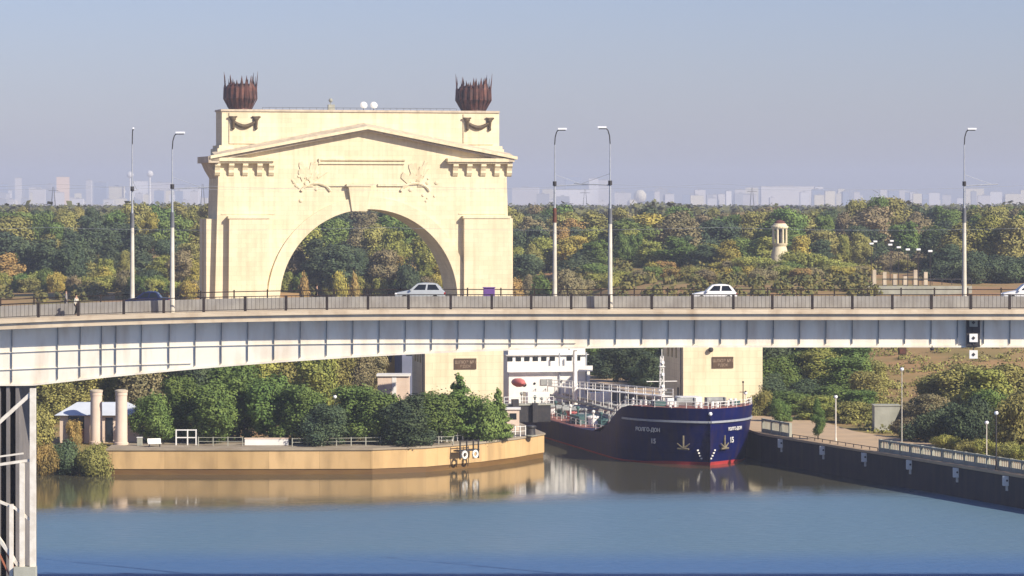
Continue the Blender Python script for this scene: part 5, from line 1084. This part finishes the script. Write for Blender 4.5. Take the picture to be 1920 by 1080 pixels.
# the far wood: one mass
rs = np.random.RandomState(4); lob = []
for i in range(900):
    D = rs.uniform(1230, 3300); px = rs.uniform(-150, 2070); x = W(px, D); zt_ = Z(float(treeline(px))+rs.uniform(0, 9), D); zg = float(np.interp(D, [1060, 1500, 2500, 4500], [20.2, 23.5, 24.5, 18])); r = rs.uniform(6, 11)*(D/1800)**0.5
    hh = max(7, min(20, zt_-zg)); lob.append((x, D, zg+hh*0.5, r, r, hh*0.55))
for i in range(520):
    px = rs.choice([rs.uniform(-1500, -80), rs.uniform(2000, 3100)]); D = rs.uniform(880, 3000); x = W(px, D); zg = float(np.interp(D, [860, 1060, 1500, 2500, 4500], [12.5, 20.2, 23.5, 24.5, 18])); r = rs.uniform(7, 13); lob.append((x, D, zg+7, r, r, 8.5))
q = leaves(rs, lob, 105000, 2.2); me = bpy.data.meshes.new('far_wood'); me.from_pydata(q.tolist(), [], np.arange(420000).reshape(-1, 4).tolist()); me.materials.append(fol('far wood leaves', (0.18, 0.18, 0.07), (0.10, 0.115, 0.055)))
o = bpy.data.objects.new('far_wood', me); COL.objects.link(o); tag(o, 'distant hazy wood stretching to the city', 'wood'); struct(o, 'stuff')
# undergrowth in front of the forest
rs = np.random.RandomState(8); lob = []
for i in range(1000):
    D = rs.uniform(700, 990); px = rs.uniform(-40, 1960)
    if D < 840 and (390 < px < 960 or px > 1640): continue
    if px < 400 and D < 800: continue
    if 1650 < px < 1760: continue
    x = W(px, D); zg = hgt(x, D); lob.append((x, D, zg+0.6, rs.uniform(1.2, 2.4), 2.0, rs.uniform(1.2, 2.6)))
q = leaves(rs, lob, 75000, 0.7); me = bpy.data.meshes.new('undergrowth'); me.from_pydata(q.tolist(), [], np.arange(len(q)).reshape(-1, 4).tolist()); me.materials.append(fol('scrub leaves', (0.17, 0.14, 0.045), (0.09, 0.10, 0.035)))
o = bpy.data.objects.new('undergrowth', me); COL.objects.link(o); tag(o, 'tangled olive scrub at the foot of the forest', 'scrub'); struct(o, 'stuff')
# ---------------------------------------------------------------- city on the skyline
def facade(name, c, d):
    m = mat(name, c, tuple(v*0.92 for v in c), 0.85, 0.03); n = m.node_tree; L = n.links.new; b = n.nodes['Principled BSDF']; src = b.inputs['Base Color'].links[0].from_socket
    tc = n.nodes.new('ShaderNodeTexCoord'); sx = n.nodes.new('ShaderNodeSeparateXYZ'); ad = n.nodes.new('ShaderNodeMath'); cb = n.nodes.new('ShaderNodeCombineXYZ'); bt = n.nodes.new('ShaderNodeTexBrick')
    L(tc.outputs['Object'], sx.inputs[0]); L(sx.outputs[0], ad.inputs[0]); L(sx.outputs[1], ad.inputs[1]); L(ad.outputs[0], cb.inputs[0]); L(sx.outputs[2], cb.inputs[1]); L(cb.outputs[0], bt.inputs['Vector'])
    bt.offset = 0; bt.inputs['Scale'].default_value = 1; bt.inputs['Brick Width'].default_value = 3.2; bt.inputs['Row Height'].default_value = 3.0; bt.inputs['Mortar Size'].default_value = 0.75; bt.inputs['Mortar Smooth'].default_value = 0
    mx = n.nodes.new('ShaderNodeMixRGB'); mx.inputs[1].default_value = (*d, 1); L(bt.outputs['Fac'], mx.inputs[0]); L(src, mx.inputs[2]); L(mx.outputs[0], b.inputs['Base Color']); return m
CF = {'pale': facade('pale panel facade', (0.66, 0.63, 0.62), (0.35, 0.35, 0.4)), 'cream': facade('cream facade', (0.76, 0.70, 0.54), (0.4, 0.37, 0.3)), 'peach': facade('peach facade', (0.85, 0.62, 0.42), (0.6, 0.42, 0.3)),
      'grey': facade('grey facade', (0.38, 0.39, 0.43), (0.15, 0.16, 0.2)), 'bluish': facade('bluish facade', (0.28, 0.33, 0.45), (0.1, 0.13, 0.2)), 'white': facade('white facade', (0.74, 0.73, 0.76), (0.45, 0.45, 0.5))}
def tower(px, pw, ytop, D, k, label, name='apartment_block'):
    D = D*1.85
    x = W(px, D); w_ = pw/F*D/2; zb = float(height(np.array([x]), np.array([D]))[0]); hh = Z(ytop, D)-zb; t = thing(name, (x, D, zb), label, 'building', rnd.uniform(-.15, .15), 'city buildings on the hazy skyline')
    MB().box(-w_, w_, 0, 16, -2, hh).build('wall', CF[k], t); MB().box(-w_+1, w_-1, 1, 15, hh, hh+1.2).box(-w_*.3, w_*.2, 5, 10, hh+1.2, hh+4).build('roof', M['barrier'], t); return t
BL = [(118, 24, 332, 5300, 'peach', 'tall peach tower block at the left of the skyline'), (34, 12, 334, 5600, 'pale', 'slim pale tower near the left edge of the skyline'), (5, 18, 345, 5600, 'bluish', 'bluish tower at the left edge of the skyline'), (65, 22, 352, 5400, 'pale', 'pale block left of the peach tower'), (92, 10, 346, 5500, 'grey', 'grey slim block touching the peach tower'),
      (166, 10, 338, 5700, 'pale', 'slim pale tower right of the peach tower'), (188, 24, 342, 5600, 'bluish', 'bluish block left of the cream block'), (218, 28, 350, 5200, 'cream', 'low cream block behind the first bridge lamp'), (262, 30, 340, 5500, 'white', 'white block between the left bridge lamps'), (300, 40, 343, 5400, 'pale', 'wide pale block right of the left bridge lamps'), (352, 46, 352, 5300, 'white', 'long white block touching the arch on its left'),
      (985, 50, 352, 5300, 'pale', 'wide pale block touching the arch on its right'), (1075, 30, 332, 5900, 'bluish', 'bluish tower between the right bridge lamps'), (1075, 70, 356, 5200, 'white', 'long white block between the right bridge lamps'), (1113, 18, 335, 5500, 'white', 'white tower left of the near bridge lamp'), (1132, 22, 338, 5500, 'pale', 'pale tower behind the near bridge lamp'), (1168, 30, 362, 5300, 'pale', 'low pale block right of the near bridge lamp'),
      (1240, 44, 358, 5600, 'bluish', 'low bluish block right of the yellow dome'), (1300, 40, 365, 5700, 'bluish', 'faint low bluish block in the middle right'), (1338, 22, 372, 5000, 'white', 'very low white hall near the tree tops'), (1388, 20, 356, 5300, 'pale', 'small pale block left of the wide slab'), (1410, 24, 352, 5500, 'cream', 'cream block touching the wide slab'),
      (1478, 104, 350, 5300, 'pale', 'wide pale slab block on the right skyline'), (1536, 16, 351, 5200, 'white', 'white end tower of the wide slab'), (1570, 50, 372, 5600, 'bluish', 'low bluish block right of the wide slab'), (1612, 16, 372, 5000, 'white', 'small white building left of the tall far trees'), (1668, 36, 368, 5300, 'cream', 'cream building between the tall far trees'), (1700, 30, 362, 5800, 'bluish', 'bluish block above the tall far trees'),
      (1752, 20, 362, 5300, 'white', 'white block left of the rightmost bridge lamp'), (1775, 16, 366, 5400, 'pale', 'pale small block beside the rightmost bridge lamp'), (1828, 34, 354, 5300, 'cream', 'cream block right of the rightmost bridge lamp'), (1868, 22, 360, 5200, 'white', 'white block second right of the rightmost bridge lamp'), (1900, 30, 364, 5300, 'cream', 'low cream block at the right edge of the skyline')]
for b in BL: tower(*b)
fr2 = random.Random(9)
adj = {'pale': 'pale', 'grey': 'grey', 'bluish': 'bluish', 'white': 'white', 'cream': 'cream'}; seen = {}
for i in range(135):
    px = fr2.choice([fr2.uniform(-10, 385), fr2.uniform(965, 1930), fr2.uniform(965, 1930)]); k = fr2.choice(['pale', 'grey', 'bluish', 'white', 'cream', 'pale']); D = fr2.uniform(4700, 6300); yt = fr2.uniform(354, 378)
    lab = 'small hazy %s city building %s' % (adj[k], region(px)); seen[lab] = seen.get(lab, 0)+1
    if seen[lab] > 1: lab = 'small hazy %s city building %s, %s of its colour' % (adj[k], region(px), ORD[min(7, seen[lab]-1)])
    tower(px, fr2.uniform(8, 26), yt, D, k, lab)
D = 9600
t = thing('radar_dome', (W(1200, D), D, 18), 'yellowish round dome on the skyline right of the near bridge lamp', 'dome'); MB().ball((0, 0, Z(368, D)-18), 19, 12).build('dome', CF['cream'], t); MB().tube((0, 0, 0), (0, 0, Z(372, D)-18), 6, 5, 12).build('base', CF['cream'], t)
for i, (px, py) in enumerate(((244, 325), (281, 323))):
    t = thing('water_tower', (W(px, D), D, 18), ('left' if i == 0 else 'right')+' round white water tower between the left bridge lamps', 'water tower'); MB().ball((0, 0, Z(py+3, D)-18), 10, 10).build('tank', M['white'], t); MB().tube((0, 0, 0), (0, 0, Z(py+6, D)-18), 3, 2.5, 10).build('stem', M['white'], t)
for i, (px, py) in enumerate(((100, 350), (1097, 355), (1410, 352), (380, 345))):
    t = thing('lattice_mast', (W(px, 4000), 4000, 20), 'thin lattice mast on the skyline '+('beside the peach tower', 'between the right bridge lamps', 'left of the wide slab', 'touching the arch')[i], 'mast'); hh = Z(py, 4000)-20
    mb = MB()
    for s in (-1, 1):
        for u in (-1, 1): mb.tube((s*3, u*3, 0), (s*.6, u*.6, hh), .5, .3, 4)
    mb.build('lattice', M['dark'], t); MB().tube((-6, 0, hh*.85), (6, 0, hh*.85), .4, n=4).build('crossarm', M['dark'], t)
# ---------------------------------------------------------------- haze
me = bpy.data.meshes.new('haze'); h_ = MB().box(-2480, 2480, -280, 12980, -6.5, 150)
ho = h_.build('haze', bpy.data.materials.new('haze air')); hm = ho.data.materials[0]; hm.use_nodes = True; n = hm.node_tree
n.nodes.remove(n.nodes['Principled BSDF']); pv = n.nodes.new('ShaderNodeVolumePrincipled'); pv.inputs['Density'].default_value = 0.00014; pv.inputs['Color'].default_value = (0.70, 0.77, 0.96, 1)
n.links.new(pv.outputs[0], n.nodes['Material Output'].inputs['Volume']); struct(ho, 'stuff'); ho['label'] = 'thin pale autumn haze over the canal and city'; ho['category'] = 'haze'
for o in bpy.data.objects:
    for k in ('H', 'R'):
        if k in o: del o[k]
for m in bpy.data.materials:
    if 'out' in m: del m['out']
